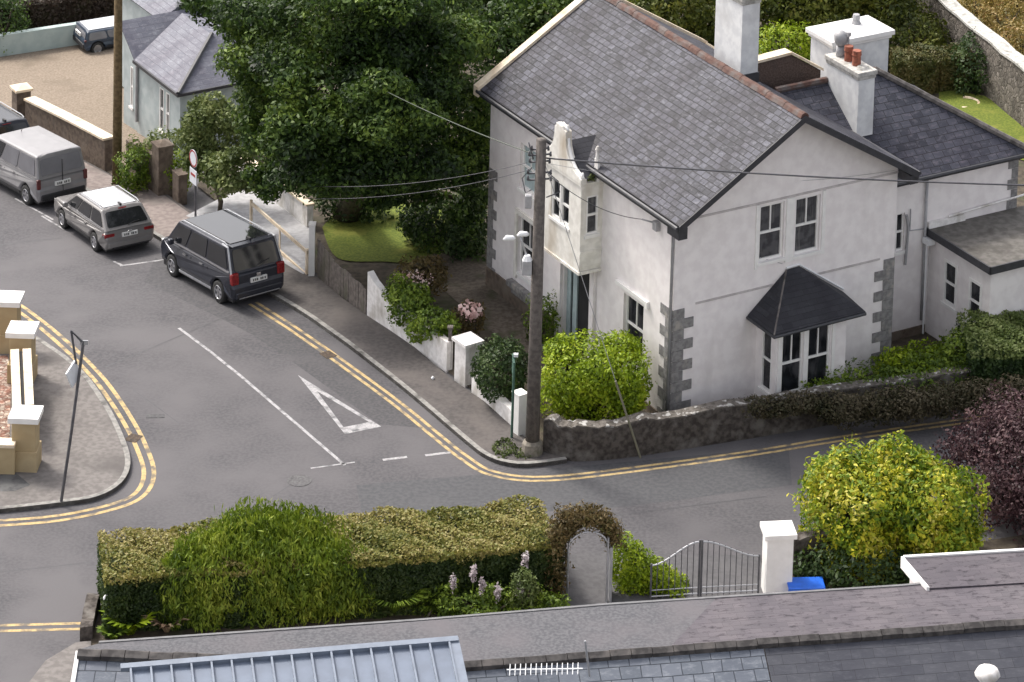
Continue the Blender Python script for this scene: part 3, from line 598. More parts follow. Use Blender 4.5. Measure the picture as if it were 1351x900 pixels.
# rear wing
WY, WE = 1.45, 4.98
b = B(); wall_holes(b, 'y', WY, 7.35, 12.75, -.5, WE, [(8.46, 8.74, 2.72, 3.86)], .1, 1)
b.face([(12.75, WY, -.5), (12.75, 7, -.5), (12.75, 7, WE), (12.75, WY, WE)])
b.face([(12.75, 7, -.5), (7.35, 7, -.5), (7.35, 7, WE), (12.75, 7, WE)])
wing = b.build('rear_wing', render_w, H)
window(wing, 'y', WY, 8.46, 8.74, 2.72, 3.86, rec=.1, vert=False, fw=.05, label='narrow slit window')
b = B(); R1 = Vector((9.4, 4.1, 7.07)); R0 = Vector((5.9, 4.1, 7.07)); C0 = Vector((7.4, 1.22, WE-.02)); C1 = Vector((13.05, 1.22, WE-.02)); C2 = Vector((13.05, 7.0, WE-.02)); C3 = Vector((7.4, 7.0, WE-.02))
slab(b, [C0, C1, R1, R0], X_); slab(b, [C1, C2, R1], Y_); slab(b, [C2, C3, R0, R1], X_); b.build('wing_roof', slate_w, wing)
b = B(); b.tube([C1+Z_*.03, R1+Z_*.05], .1, 7); b.build('hip_tiles', ridge_gr, wing)
b = B(); b.tube([R0+Z_*.03, R1+Z_*.03], .1, 7); b.build('wing_ridge_tiles', ridge_red, wing)
b = B(); b.tube([C0+Vector((-.05, -.05, -.05)), C1+Vector((0, -.05, -.05))], .06, 7); b.box(7.36, 12.95, WY-.2, WY-.003, WE-.2, WE-.1); b.build('wing_gutter', bargem, wing)
b = B()
for k in range(14): b.box(12.75-(.34 if k % 2 else .2), 12.77, WY-.024, WY-.001, .3+k*.32, .3+k*.32+.3)
b.build('wing_quoins', quoin, wing)
b = B(); b.box(7.5, 9.6, WY-.04, WY-.003, 0, .3); b.build('wing_plinth', brownw, wing)
b = B(); b.prism([(5.3, 4.7, 6.4), (5.3, 4.7, 7.76), (6.8, 4.7, 7.82), (7.9, 4.7, 7.15), (7.9, 4.7, 6.4)], (0, .25, 0)); gb = b.build('rear_gable', pebble, H)
b = B(); b.prism([(5.25, 4.62, 7.76), (6.8, 4.62, 7.84), (6.8, 4.62, 7.92), (5.25, 4.62, 7.84)], (0, .36, 0)); b.prism([(6.8, 4.62, 7.84), (7.95, 4.62, 7.14), (7.95, 4.62, 7.22), (6.8, 4.62, 7.92)], (0, .36, 0)); b.builds('gable_coping', cream, gb)
# flat roofed extension
b = B(); fx, fy0, fy1, fz = 9.65, -1.47, 1.44, 3.12
wall_holes(b, 'x', fx, fy0, fy1, -.5, fz, [(.06, .68, 1.3, 2.6), (-1.1, -.5, 1.25, 2.5)], .03, 1)
wall_holes(b, 'y', fy0, fx, 16, -.5, fz, [], .08, 1)
ext = b.build('flat_extension', render_w, H)
window(ext, 'x', fx, .06, .68, 1.3, 2.6, rec=.03, vert=False, fw=.08); window(ext, 'x', fx, -1.1, -.5, 1.25, 2.5, rec=.03, vert=False, fw=.08)
b = B(); b.box(fx-.12, 16.1, fy0-.12, fy1-.002, fz, fz+.1); fr = b.build('flat_roof', layered('roof_felt', (.10, .095, .085), (.15, .14, .13), (.055, .05, .045), 4, .9, .9, .3), ext)
b = B(); b.box(fx-.17, fx-.12, fy0-.17, fy1-.002, fz-.08, fz+.14); b.box(fx-.17, 16.1, fy0-.17, fy0-.12, fz-.08, fz+.14); b.builds('fascia', bargem, ext)
b = B(); b.box(fx-.1, fx+1.2, WY-.1, WY-.004, fz+.11, fz+.3); b.tube([(fx+.6, WY-.08, fz+.35), (16, WY-.08, fz+.6)], .03, 6); b.build('flashing', dirty, ext)
b = B(); b.box(fx-.3, fx-.05, WY-.35, WY-.05, 2.85, 3.02); b.tube([(fx-.2, WY-.15, 2.9), (fx-.2, WY-.15, .1)], .03, 6); b.build('rain_hopper', white_m, ext)
# downpipes and alarm box
b = B(); b.tube([(-.1, -.12, 6.0), (-.06, .02, 5.7), (-.06, .05, .1)], .045, 7); b.build('downpipe', gutter, H, smooth=True)
b = B(); b.tube([(9.42, WY-.08, 4.9), (9.42, WY-.08, .5)], .045, 7); b.build('downpipe', gutter, wing, smooth=True)
b = B(); b.tube([(8.9, WY-.05, 3.95), (8.9, WY-.05, 3.3), (9.4, WY-.05, 3.25)], .02, 5); b.tube([(8.76, WY-.06, 3.8), (8.84, WY-.06, 3.4), (8.78, WY-.06, 2.3)], .04, 6); b.build('vent_pipe', gutter, wing)
b = B(); b.box(-.14, -.003, .75, .95, 5.35, 5.6); b.tube([(-.1, .85, 5.55), (-.35, 1.15, 5.6)], .025, 5); b.build('cable_bracket', gutter, H)
# chimneys
def chimney(x0, x1, y0, y1, z0, z1, cap, ma=chimw, over=.06, label=None, capm=capw):
    b = B(); b.box(x0, x1, y0, y1, z0, z1); c = b.build('chimney', ma, H, label=label)
    b = B(); b.box(x0-over, x1+over, y0-over, y1+over, z1+.001, z1+cap); b.box(x0-over/2, x1+over/2, y0-over/2, y1+over/2, z1-.1, z1); b.build('chimney_cap', capm, c, bev=.02)
    return c
cA = chimney(4.36, 4.95, 3.62, 5.0, 7.0, 10.15, .25, label='chimney on the main ridge')
b = B(); b.box(4.33, 4.98, 3.58, 5.03, mz(4.33)-.35, mz(4.33)-.06); b.build('flashing', bargem, cA)
cB = chimney(7.70, 8.26, 2.52, 4.12, 4.9, 7.72, .14, label='white chimney with two red pots')
for yy in (3.05, 3.45):
    b = B(); b.tube([(7.98, yy, 7.86), (7.98, yy, 8.12), (7.98, yy, 8.18)], [.13, .12, .15], 10); b.tube([(7.98, yy, 8.18), (7.98, yy, 8.3)], .14, 10, .13); b.build('chimney_pot', pot, cB, smooth=False)
b = B(); b.tube([(7.98, 2.75, 7.86), (7.98, 2.75, 7.93)], .2, 10, .12); b.build('pot_flaunching', capw, cB)
b = B()
b.tube([(7.98, 3.85, 7.86), (7.98, 3.85, 8.15)], .14, 10); b.tube([(7.98, 3.85, 8.15), (7.98, 3.85, 8.3), (7.98, 3.85, 8.5), (7.98, 3.85, 8.62)], [.1, .2, .22, .08], 10); b.build('chimney_cowl', gutter, cB, smooth=True)
b = B(); b.tube([(8.1, 3.65, 7.86), (8.1, 3.65, 8.6)], .03, 6); b.box(8.05, 8.15, 3.6, 3.7, 8.5, 8.62); b.build('flue_pipe', gutter, cB)
cC = chimney(8.5, 10.5, 4.95, 6.1, 5.0, 7.72, .15, over=.13, label='wide white rear chimney block', capm=paint)
b = B(); b.tube([(9.9, 5.8, 7.87), (9.9, 5.8, 8.0)], .16, 8, .1); b.tube([(9.9, 5.8, 8.0), (9.9, 5.8, 8.15)], .12, 8, .1); b.build('chimney_cowl', gutter, cC)
def clump_moss(): pass
# ------------------------------------------------------------------ boundary walls of the corner garden
def path_wall(name, label, cat, pts, h, th, ma, dz=0, cap=None, capm=None, jag=0, tops=None, group=None, side=1):
    """wall following ground points; tops = list of heights; cap=(height, overhang)"""
    pts = [Vector((p[0], p[1])) for p in pts]; n = len(pts); c = pts[0]
    t = thing(name, label, cat, (c.x, c.y, zg(c.x, c.y)), 0, group)
    a = pts; o2 = offset(pts, th*side); b = B(); i0 = 0
    hs = tops or [h]*n; hs = [q+random.uniform(-jag, jag) for q in hs]
    for i in range(n):
        z = zg(*a[i])
        b.v += [Vector((*a[i], z-.2)), Vector((*a[i], z+dz+hs[i])), Vector((*o2[i], z+dz+hs[i]+random.uniform(-jag, jag))), Vector((*o2[i], z-.2))]
    for i in range(n-1):
        k = 4*i
        for (p, q) in ((0, 1), (1, 2), (2, 3)): b.f.append((k+p, k+4+p, k+4+q, k+q)); b.mi.append(0)
    b.f.append((0, 1, 2, 3)); b.f.append((4*n-1, 4*n-2, 4*n-3, 4*n-4)); b.mi += [0, 0]
    w = b.build('wall', ma, t, world=True)
    if cap:
        b = B(); A_ = offset(pts, -cap[1]*side); C_ = offset(pts, (th+cap[1])*side)
        for i in range(n):
            z = zg(*a[i])+dz+hs[i]+.001
            b.v += [Vector((*A_[i], z)), Vector((*A_[i], z+cap[0])), Vector((*C_[i], z+cap[0])), Vector((*C_[i], z))]
        for i in range(n-1):
            k = 4*i
            for (p, q) in ((0, 1), (1, 2), (2, 3), (3, 0)): b.f.append((k+p, k+4+p, k+4+q, k+q)); b.mi.append(0)
        b.f.append((0, 1, 2, 3)); b.f.append((4*n-1, 4*n-2, 4*n-3, 4*n-4)); b.mi += [0, 0]
        b.build('coping', capm or ma, t, world=True)
    return t
def pier(name, label, x, y, w, d, h, rz, ma, capm, cap=(.09, .06), base=None, pyr=.0, group=None, z=None):
    t = thing(name, label, 'pier', (x, y, (zg(x, y) if z is None else z)), rz, group)
    b = B(); b.box(-w/2, w/2, -d/2, d/2, -.1, h); b.build('shaft', ma, t, bev=.01)
    b = B(); o = cap[1]; b.box(-w/2-o, w/2+o, -d/2-o, d/2+o, h+.001, h+cap[0])
    if pyr: 
        W2, D2 = w/2+o, d/2+o; zz = h+cap[0]+.001
        q = [(-W2, -D2, zz), (W2, -D2, zz), (W2, D2, zz), (-W2, D2, zz)]; ap = (0, 0, zz+pyr)
        for k in range(4): b.face([q[k], q[(k+1) % 4], ap])
    b.build('cap', capm, t)
    if base:
        b = B(); b.box(-w/2-base[1], w/2+base[1], -d/2-base[1], d/2+base[1], -.1, base[0]); b.build('base', ma, t, bev=.015)
    return t
# curved white garden wall: high at its far end, sweeping down
q0, q1 = P(484, 416, .11), P(589, 487, .11); n = 14
pts = [q0.lerp(q1, k/(n-1)) for k in range(n)]
tp = [1.35-.48*min(1, (k/(n-1))/.28)**.7-.07*(k/(n-1)) for k in range(n)]
path_wall('garden_wall', 'curved flaking white wall overhung by climbing roses beside the pavement', 'wall', pts, 1, .2, dirty, tops=tp, dz=.1, jag=.025)
wd = (q1-q0).normalized(); wa = atan2(wd.y, wd.x)
p = P(593, 484, .11); 
b = B(); t = thing('gate_post', 'narrow grey post at the garden gate between curved wall and white pier', 'post', p)
b.box(-.05, .05, -.06, .06, 0, 1.15); b.box(-.08, .08, -.09, .09, 1.15, 1.2); b.build('shaft', fence, t)
p = P(611, 503, .11); pier('gate_pier', 'flaking white square pier with flat cap beside the garden gate', p.x+.1, p.y+.2, .55, .5, 1.18, wa, dirty, dirty, (.09, .07))
q0, q1 = P(622, 514, .11), P(675, 562, .11)
path_wall('garden_wall', 'low flaking white wall between the square pier and the small white post', 'wall', [q0.lerp(q1, k/8) for k in range(9)], .42, .22, dirty, dz=.1, jag=.02)
p = P(684, 571, .11); pier('corner_post', 'slim white post beside the wooden pole at the corner', p.x+.02, p.y+.05, .34, .3, 1.22, wa, paint, paint, (.03, .01))
sw = smooth_path(PP([(716, 601), (735, 606), (760, 609), (800, 607), (850, 601), (920, 590), (1000, 577), (1060, 567), (1130, 555), (1240, 540), (1360, 528), (1450, 520)]), 4)
sw_top = [.95+.04*sin(i*.9) for i in range(len(sw))]
path_wall('boundary_wall', 'low lichen spotted rubble wall curving round the corner garden below the white house', 'wall', sw, 1, .38, rubble, tops=sw_top, jag=.05, cap=(.04, .0), capm=lichen)
# grey boarded fence and white gate rails
q0, q1 = P(418, 364, .11), P(482, 414, .11); nb = 20; t = thing('board_fence', 'weathered grey vertical board fence between white gate post and curved wall', 'fence', q0)
d = (q1-q0); b = B(); dl = d.length/nb; dn = d.normalized(); M0 = Matrix.Translation(q0-t.location) @ Matrix.Rotation(atan2(d.y, d.x), 4, 'Z')
for k in range(nb): b.box(k*dl+.006, (k+1)*dl-.006, random.uniform(-.008, .008), .03, -.1, .92+random.uniform(-.03, .03)+.25*(1-min(1, k/6)), M0)
b.build('boards', fence, t)
b = B(); b.box(0, d.length, .032, .07, .25, .32, M0); b.box(0, d.length, .032, .07, .7, .77, M0); b.builds('rail', fence, t)
p = P(411, 363, .11); t = thing('gate_post', 'tall white timber gate post beside the grey board fence', 'post', p); b = B(); b.box(-.09, .09, -.09, .09, -.1, 1.58); b.box(-.11, .11, -.11, .11, 1.58, 1.64); b.build('shaft', paint, t)
q0, q1 = P(330, 308, .11), P(405, 362, .11); t = thing('field_gate', 'white two rail timber gate behind the dark people carrier', 'gate', q0); b = B(); d = q1-q0; M0 = Matrix.Rotation(atan2(d.y, d.x), 4, 'Z')
for z in (.22, .95): b.box(0, d.length, -.02, .03, z, z+.1, M0)
b.builds('rail', cream, t); b = B(); b.box(0, .08, -.03, .04, .0, 1.1, M0); b.box(d.length-.08, d.length, -.03, .04, 0, 1.1, M0); b.box(d.length/2-.04, d.length/2+.04, .031, .06, .1, 1.05, M0); b.builds('stile', cream, t)
# white retaining wall coping by the driveway
q = PP([(312, 238), (350, 262), (405, 305)], 0)
path_wall('garden_wall', 'white topped wall running under the big tree beside the driveway', 'wall', smooth_path(q, 4), .8, .2, dirty, cap=(.06, .04), capm=cream)
# ------------------------------------------------------------------ far left: walls, piers, pole, yard, house
q = [*PP([(33, 174), (90, 203), (138, 229)], 0)]
path_wall('stone_wall', 'brown stone wall with pale flat coping in front of the gravel yard', 'wall', smooth_path(q, 4), 1.12, .3, brownw, cap=(.07, .06), capm=cream)
p = P(28, 168); pier('stone_pier', 'stone gate pier at the left end of the coped wall', p.x, p.y, .5, .5, 1.35, 2.1, brownw, cream, (.08, .06), pyr=.1)
q = [*PP([(166, 236), (185, 249), (205, 258)], 0)]
path_wall('stone_wall', 'short mossy rubble wall between wooden pole and pier', 'wall', smooth_path(q, 3), 1.35, .3, brownw, jag=.06)
p = P(214, 258); pier('stone_pier', 'rough brown stone pier right of the wooden pole', p.x, p.y, .55, .5, 1.7, 2.1, brownw, brownw, (.05, .03), pyr=.12)
p = P(237, 268); pier('stone_pier', 'low dark stone pier nearest the round traffic sign', p.x, p.y, .5, .3, 1.0, 2.1, brownw, brownw, (.04, .02))
p = P(154, 246); t = thing('telegraph_pole', 'brown wooden pole standing behind the silver estate car', 'pole', p); b = B(); b.tube([(0, 0, -.2), (.01, .0, 3), (0, 0, 8.6)], [.155, .145, .12], 12); b.build('shaft', wood2, t, smooth=True)
# pale green yard wall
q = [*PP([(-60, 86), (8, 76), (60, 68), (112, 60)], 0)]
path_wall('yard_wall', 'pale green rendered wall at the far end of the gravel yard', 'wall', smooth_path(q, 3), .85, .25, green_r)
q = [*PP([(112, 62), (165, 53), (200, 47)], 0)]
path_wall('yard_wall', 'dark rear wall of the yard behind the parked blue van', 'wall', smooth_path(q, 3), .75, .25, layered('slate_blue_render', (.14, .16, .18), (.19, .21, .23), (.1, .11, .12), 4, 1, .85, .1), cap=(.06, .04), capm=dirty)
# left house
LC = P(237, 212); LRZ = HR+.02
LH = thing('cottage', 'pale blue-green rendered cottage with grey hipped slate roof beside the gravel yard', 'house', (LC.x, LC.y, LC.z), LRZ)
LE = 2.35
b = B(); wall_holes(b, 'x', 0, 0, 3.3, -.5, LE, [(1.25, 1.55, .55, 2.0), (.8, 1.05, .55, 2.0)], .04, 1); wall_holes(b, 'y', 0, 0, 5, -.5, LE, [], .08, 1)
wall_holes(b, 'x', .05, 3.3, 4.5, -.5, LE, [(3.75, 3.95, .5, 1.9)], .04, 1); b.face([(.05, 3.3, LE), (.05, 4.5, LE), (.05, 4.5, LE+.8), (.05, 4.4, LE+.8)]); b.face([(0, 3.3, -.5), (.05, 3.3, -.5), (.05, 3.3, LE), (0, 3.3, LE)])
b.face([(.05, 4.5, -.5), (5, 4.5, -.5), (5, 4.5, LE+.8), (.05, 4.5, LE+.8)]); b.face([(5, 0, -.5), (5, 4.5, -.5), (5, 4.5, LE), (5, 0, LE)]); b.build('wall', blue_r, LH)
window(LH, 'x', 0, 1.25, 1.55, .55, 2.0, rec=.04, vert=False, fw=.04); window(LH, 'x', 0, .8, 1.05, .55, 2.0, rec=.04, vert=False, fw=.04); window(LH, 'x', .05, 3.75, 3.95, .5, 1.9, rec=.04, vert=False, fw=.04)
b = B(); r1 = Vector((1.9, 1.6, LE+1.1)); r2 = Vector((1.9, 3.9, LE+1.1)); e = [Vector((-.15, -.15, LE)), Vector((5.1, -.15, LE)), Vector((5.1, 3.3, LE)), Vector((-.15, 3.3, LE))]
slab(b, [e[0], e[3], r2, r1], Y_, .06); slab(b, [e[0], e[1], Vector((4.6, 1.6, LE+1.1)), r1], X_, .06); slab(b, [r1, Vector((4.6, 1.6, LE+1.1)), e[2], r2], X_, .06); b.build('roof', slate_g, LH)
b = B(); b.tube([e[0]+Z_*.03, r1+Z_*.04], .08, 6); b.builds('hip_tiles', bargem, LH)
b = B(); slab(b, [(-.12, 3.2, LE-.05), (5.1, 3.2, LE-.05), (5.1, 4.55, LE+.95), (-.12, 4.55, LE+.95)], X_, .06); b.build('gabled_roof', slate_g, LH)
b = B(); b.box(-.2, -.13, -.2, 3.3, LE-.08, LE+.02); b.box(-.13, 5.1, -.2, -.13, LE-.08, LE+.02); b.builds('gutter', bargem, LH)
b = B(); b.tube([(-.05, 3.25, LE), (-.05, 3.25, .2)], .05, 6); b.build('downpipe', gutter, LH)
b = B(); b.box(1.6, 6, 4.7, 8.5, -.5, LE+.7); b.build('rear_block', blue_r, LH)
b = B(); slab(b, [(1.4, 4.6, LE+.7), (1.4, 8.7, LE+.7), (3.8, 8.7, LE+2.0), (3.8, 4.6, LE+2.0)], Y_, .06); slab(b, [(3.8, 4.6, LE+2.0), (3.8, 8.7, LE+2.0), (6.2, 8.7, LE+.7), (6.2, 4.6, LE+.7)], Y_, .06); b.build('rear_roof', slate_g, LH)
# ------------------------------------------------------------------ cream balustrade piers on the traffic island
IZ = .11
for (cx_, cy_, lab, hh) in ((31, 622, 'nearest of the ochre piers with white caps, lowest in the photo', 1.35), (27, 506, 'middle ochre pier with white cap on the corner path', 1.35), (8, 466, 'farthest ochre pier with white cap at the photo left edge', 1.4)):
    p = P(cx_, cy_, IZ); pier('ochre_pier', lab, p.x, p.y+.3, .62, .60, hh, HR-.35 if False else -.02, ochre, paint, (.15, .09), base=(.55, .05), group='ochre piers of the corner boundary', z=p.z)
pa, pb = P(31, 600, IZ), P(27, 512, IZ)
t = thing('dwarf_wall', 'low ochre wall with twin cream copings between the two nearer ochre piers', 'wall', pa); d = pb-pa
b = B(); L_ = d.length; M0 = Matrix.Rotation(atan2(d.y, d.x)-pi/2, 4, 'Z'); b.box(-.2, .2, .6, L_-.1, -.05, 1.0, M0); b.build('wall', ochre, t)
b = B(); b.box(-.28, -.05, .6, L_-.1, 1.001, 1.1, M0); b.box(.05, .28, .6, L_-.1, 1.001, 1.1, M0); b.builds('coping', cream, t)
b = B(); b.box(-.05, .05, .6, L_-.1, .99, 1.03, M0); b.build('groove', dark, t)
pa = P(12, 625, IZ); t = thing('dwarf_wall', 'low ochre wall leaving the nearest ochre pier towards the left edge', 'wall', pa); b = B(); b.box(-4, .15, -.05, .25, -.05, .75); b.build('wall', ochre, t); b = B(); b.box(-4, .15, -.1, .3, .751, .84); b.build('coping', cream, t)
sheet('paved_yard', PP([(15, 500), (12, 590), (-80, 600), (-80, 470), (10, 470)], IZ), IZ+.02, redbr)
# ------------------------------------------------------------------ signs, poles, lamps
# wooden electricity pole at the corner
p = P(702, 597, .11); t = thing('electricity_pole', 'dark wooden electricity pole with insulators at the garden corner', 'pole', p); EP = p
b = B(); b.tube([(0, 0, .3), (.01, 0, 4), (.03, 0, 8.75)], [.19, .165, .135], 14); b.build('shaft', wood, t, smooth=True)
b = B(); b.tube([(0, 0, -.1), (0, 0, .28), (0, 0, .36)], [.3, .27, .21], 10); b.build('base', concr, t)
b = B()
for a, z, r in ((-.5, 8.3, .28), (.4, 8.1, .26), (-.3, 7.8, .3), (.8, 7.6, .3), (.2, 8.45, .22)):
    b.tube([(-r, 0.04*a, z), (r, .04*a, z+.06)], .025, 6)
    for s in (-1, 1): b.tube([(s*r, .04*a, z), (s*r, .04*a, z+.12)], .035, 7, .025)
b.tube([(-.2, -.1, 8.0), (-.45, -.1, 7.7), (-.35, -.1, 7.3), (-.2, -.12, 7.4)], .018, 5); b.tube([(.2, -.1, 7.9), (.5, -.1, 7.65), (.55, -.1, 7.35), (.2, -.12, 7.2)], .018, 5); b.tube([(-.17, 0, 8.2), (-.3, -.1, 8.7)], .02, 5)
b.build('insulators', iron, t, smooth=True)
b = B(); b.box(-.36, -.18, -.2, .0, 6.9, 7.25); b.build('junction_box', gutter, t, bev=.02)
def bracket(z, dx, dy, label, sz=1.):
    g = B(); g.tube([(-.1, 0, z-.25), (dx*.5, dy*.5, z-.08), (dx, dy, z)], .022, 6); o = g.build('lamp_bracket', metal, t, label=label)
    return o
lampT = thing('street_lamp', 'small white twin headed street lamp on the wooden pole at the corner', 'lamp', p+Vector((-.16, -.05, 0)))
b = B(); b.tube([(0, 0, 5.2), (-.25, 0, 5.9), (-.3, 0, 6.1)], .03, 6); b.build('bracket', metal, lampT, smooth=True)
for dx, dy, dz in ((-.58, -.05, 6.02), (-.22, 0, 6.12)):
    b = B(); b.tube([(dx-.16, dy, dz-.04), (dx-.07, dy, dz+.02), (dx+.09, dy, dz+.02), (dx+.15, dy, dz)], [.035, .08, .07, .03], 8); b.build('lamp_head', white_m, lampT, smooth=True)
floodT = thing('flood_lamp', 'box shaped grey lamp fixed to the side of the wooden pole', 'lamp', p+Vector((-.26, -.12, 5.1)))
b = B(); b.box(-.13, .13, -.1, .1, -.05, .35); b.build('housing', gutter, floodT, bev=.03); b = B(); b.tube([(0, 0, .35), (0, 0, .48)], .14, 8, .08); b.build('cap', white_m, floodT)
# guy wire and its guard
p2 = P(845, 604, 0); top = Vector((EP.x+.1, EP.y, 8.3)); t = thing('guy_wire', 'thin stay wire with pale guard running from pole to verge below the wall', 'wire', p2)
b = B(); b.tube([p2, top], .010, 5); b.build('wire', gutter, t, world=True); b = B(); b.tube([p2, p2.lerp(top, .26)], .032, 6); b.build('guard', mat('guard_plastic', (.18, .17, .12), .5, .1), t, world=True)
# green street-name post
p = P(675, 577, .11); t = thing('sign_post', 'thin dark green post with a small edge-on plate beside the wooden pole', 'sign', p); b = B(); b.tube([(0, 0, -.1), (.02, 0, 2.35)], .035, 8); b.build('post', green_p, t)
b = B(); b.box(-.02, .02, -.28, .28, 1.75, 2.25, Matrix.Rotation(.1, 4, 'Z')); b.build('plate', green_p, t); b = B(); b.box(.0, .12, -.05, .05, 2.3, 2.38); b.build('cap', white_m, t)
# grey leaning sign on the island
p = P(80, 662, .11); t = thing('sign_post', 'leaning grey pole with bent direction plates on the corner path', 'sign', p)
b = B(); b.tube([(0, 0, -.1), (.22, .2, 1.7), (.5, .4, 4.2)], .04, 8); b.build('post', iron, t)
b = B(); b.tube([(.47, .35, 4.2), (.2, .3, 4.5), (.32, .35, 3.6)], .035, 6); b.build('bracket', iron, t)
b = B(); b.box(-.02, .02, -.22, .22, -.28, .28, Matrix.Translation((.26, .27, 3.35)) @ Matrix.Rotation(-.45, 4, 'Z') @ Matrix.Rotation(.5, 4, 'X')); b.build('plate', sign_w, t)
b = B(); b.box(-.1, .1, -.015, .015, 4.1, 4.22, Matrix.Translation((.52, .38, .0))); b.build('arrow_plate', metal, t)
# round sign behind the cars
p = P(258, 287, .11); t = thing('traffic_sign', 'round white sign over a square plate on a dark pole by the footpath', 'sign', p)
b = B(); b.tube([(0, 0, -.1), (-.03, 0, 2.15)], .035, 8); b.build('post', iron, t)
rot = Matrix.Translation((-.09, -.05, 1.95)) @ Matrix.Rotation(radians(-58), 4, 'Z')
b = B(); q = [rot @ Vector((.28*cos(a), 0, .28*sin(a))) for a in [2*pi*k/24 for k in range(24)]]; b.prism(q, rot.to_3x3() @ Vector((0, .02, 0))); b.build('round_plate', sign_w, t)
b = B(); 
for k in range(24):
    a, c_ = 2*pi*k/24, 2*pi*(k+1)/24; f = lambda r, an: rot @ Vector((r*cos(an), -.004, r*sin(an)))
    b.face([f(.22, a), f(.27, a), f(.27, c_), f(.22, c_)])
b.build('rim', sign_r, t)
rot2 = Matrix.Translation((-.09, -.05, 1.38)) @ Matrix.Rotation(radians(-58), 4, 'Z'); b = B(); b.box(-.24, .24, 0, .02, -.25, .22, rot2); b.build('square_plate', sign_w, t); b = B(); b.box(-.16, .16, -.006, -.001, .0, .08, rot2); b.build('plate_band', sign_r, t)
# litter dot & bucket
p = P(570, 500, .11); t = B(); t.tube([p, p+Vector((.05, .02, .05))], .045, 6); o = t.build('litter', white_m); tag(o, 'small white scrap of litter on the dark pavement', 'litter')
# overhead wires
def wire(name, label, a, b_, sag, r=.012, ma=iron):
    pts = [a.lerp(b_, k/16)-Vector((0, 0, sag*4*(k/16)*(1-k/16))) for k in range(17)]; b = B(); b.tube(pts, r, 5); return tag(b.build(name, ma, smooth=True), label, 'cable', 'overhead cables from the wooden pole')
PT = Vector((EP.x+.02, EP.y, 8.2))
wire('overhead_cable', 'thick dark cable from the corner pole across the slate roof to the right', PT+Vector((.1, 0, .15)), Pz(1420, 246, 7.6), .12, .024)
wire('overhead_cable', 'pale thick cable rising from the corner pole to upper left across the dark tree', PT+Vector((-.2, 0, .25)), Pz(470, 100, 6.6), .12, .013, mat('green_sheath', (.06, .075, .055), .6, .1))
wire('overhead_cable', 'upper of two thin wires running left from the pole past the big tree', PT+Vector((-.35, 0, 0)), Pz(400, 245, 3.6), .25, .009, iron)
wire('overhead_cable', 'lower of two thin wires running left from the pole past the big tree', PT+Vector((-.3, 0, -.2)), Pz(400, 262, 3.4), .25, .009, iron)
HM = Matrix.Rotation(HR, 4, 'Z')
wire('overhead_cable', 'thin service wire from the pole to the bracket near the house corner', PT+Vector((.2, 0, -.3)), HM @ Vector((-.35, 1.15, 5.6)), .25, .010, iron)
wire('overhead_cable', 'thin wire slanting down over the white gable to the bay roof', HM @ Vector((-.35, 1.0, 5.65)), HM @ Vector((3.5, -.05, 4.0)), .05, .008, gutter)
wire('overhead_cable', 'thin wire from pole crossing to right above the gable windows', PT+Vector((.2, 0, .0)), HM @ Vector((7.3, -.1, 6.0)), .45, .006, gutter)
# ------------------------------------------------------------------ vehicles
paint_mpv = mat('mpv_paint', (.035, .038, .05), .25, .1, 3, metal=.4, spec=.6)
paint_est = mat('estate_paint', (.22, .212, .208), .3, .06, 3, metal=.35)
paint_van = mat('van_paint', (.25, .245, .25), .32, .06, 3, metal=.25)
paint_blk = mat('black_paint', (.03, .033, .042), .25, .1, 3, metal=.3)
paint_blu = mat('blue_van_paint', (.03, .045, .07), .3, .1, 3)
trim = mat('black_trim', (.02, .02, .022), .6, .2)
carglass = mat('car_glass', (.012, .013, .015), .06, .2, 2, spec=.8)
vanpanel = mat('painted_glass', (.19, .19, .205), .25, .1, 2, metal=.2)
chrome = mat('chrome', (.55, .55, .56), .2, .05, metal=.9)
tyre = mat('tyre', (.02, .02, .02), .85, .2); rimm = mat('alloy', (.42, .42, .44), .3, .1, metal=.7)
redl = mat('red_lens', (.20, .012, .014), .15, .3, 20); platem = mat('number_plate', (.7, .7, .68), .4, .03); silverroof = mat('roof_silver', (.50, .51, .53), .25, .06, 4, metal=.3)
def bil(q, u, v): return q[0].lerp(q[1], u).lerp(q[3].lerp(q[2], u), v)
def panel(q, u0, u1, v0, v1, off=.006, th=.012, b=None):
    q = [Vector(p) for p in q]; nrm = (q[1]-q[0]).cross(q[3]-q[0]).normalized(); b = b or B()
    c = [bil(q, u0, v0), bil(q, u1, v0), bil(q, u1, v1), bil(q, u0, v1)]
    r = .1; pts = []
    for k in range(4):
        a, m_, n_ = c[k-1], c[k], c[(k+1) % 4]; pts += [m_.lerp(a, min(.2, .05/max((a-m_).length, .01))), m_.lerp(n_, min(.2, .05/max((n_-m_).length, .01)))]
    b.prism([p+nrm*(off+th) for p in pts], -nrm*(th*1.5)); return b
SEATM = None
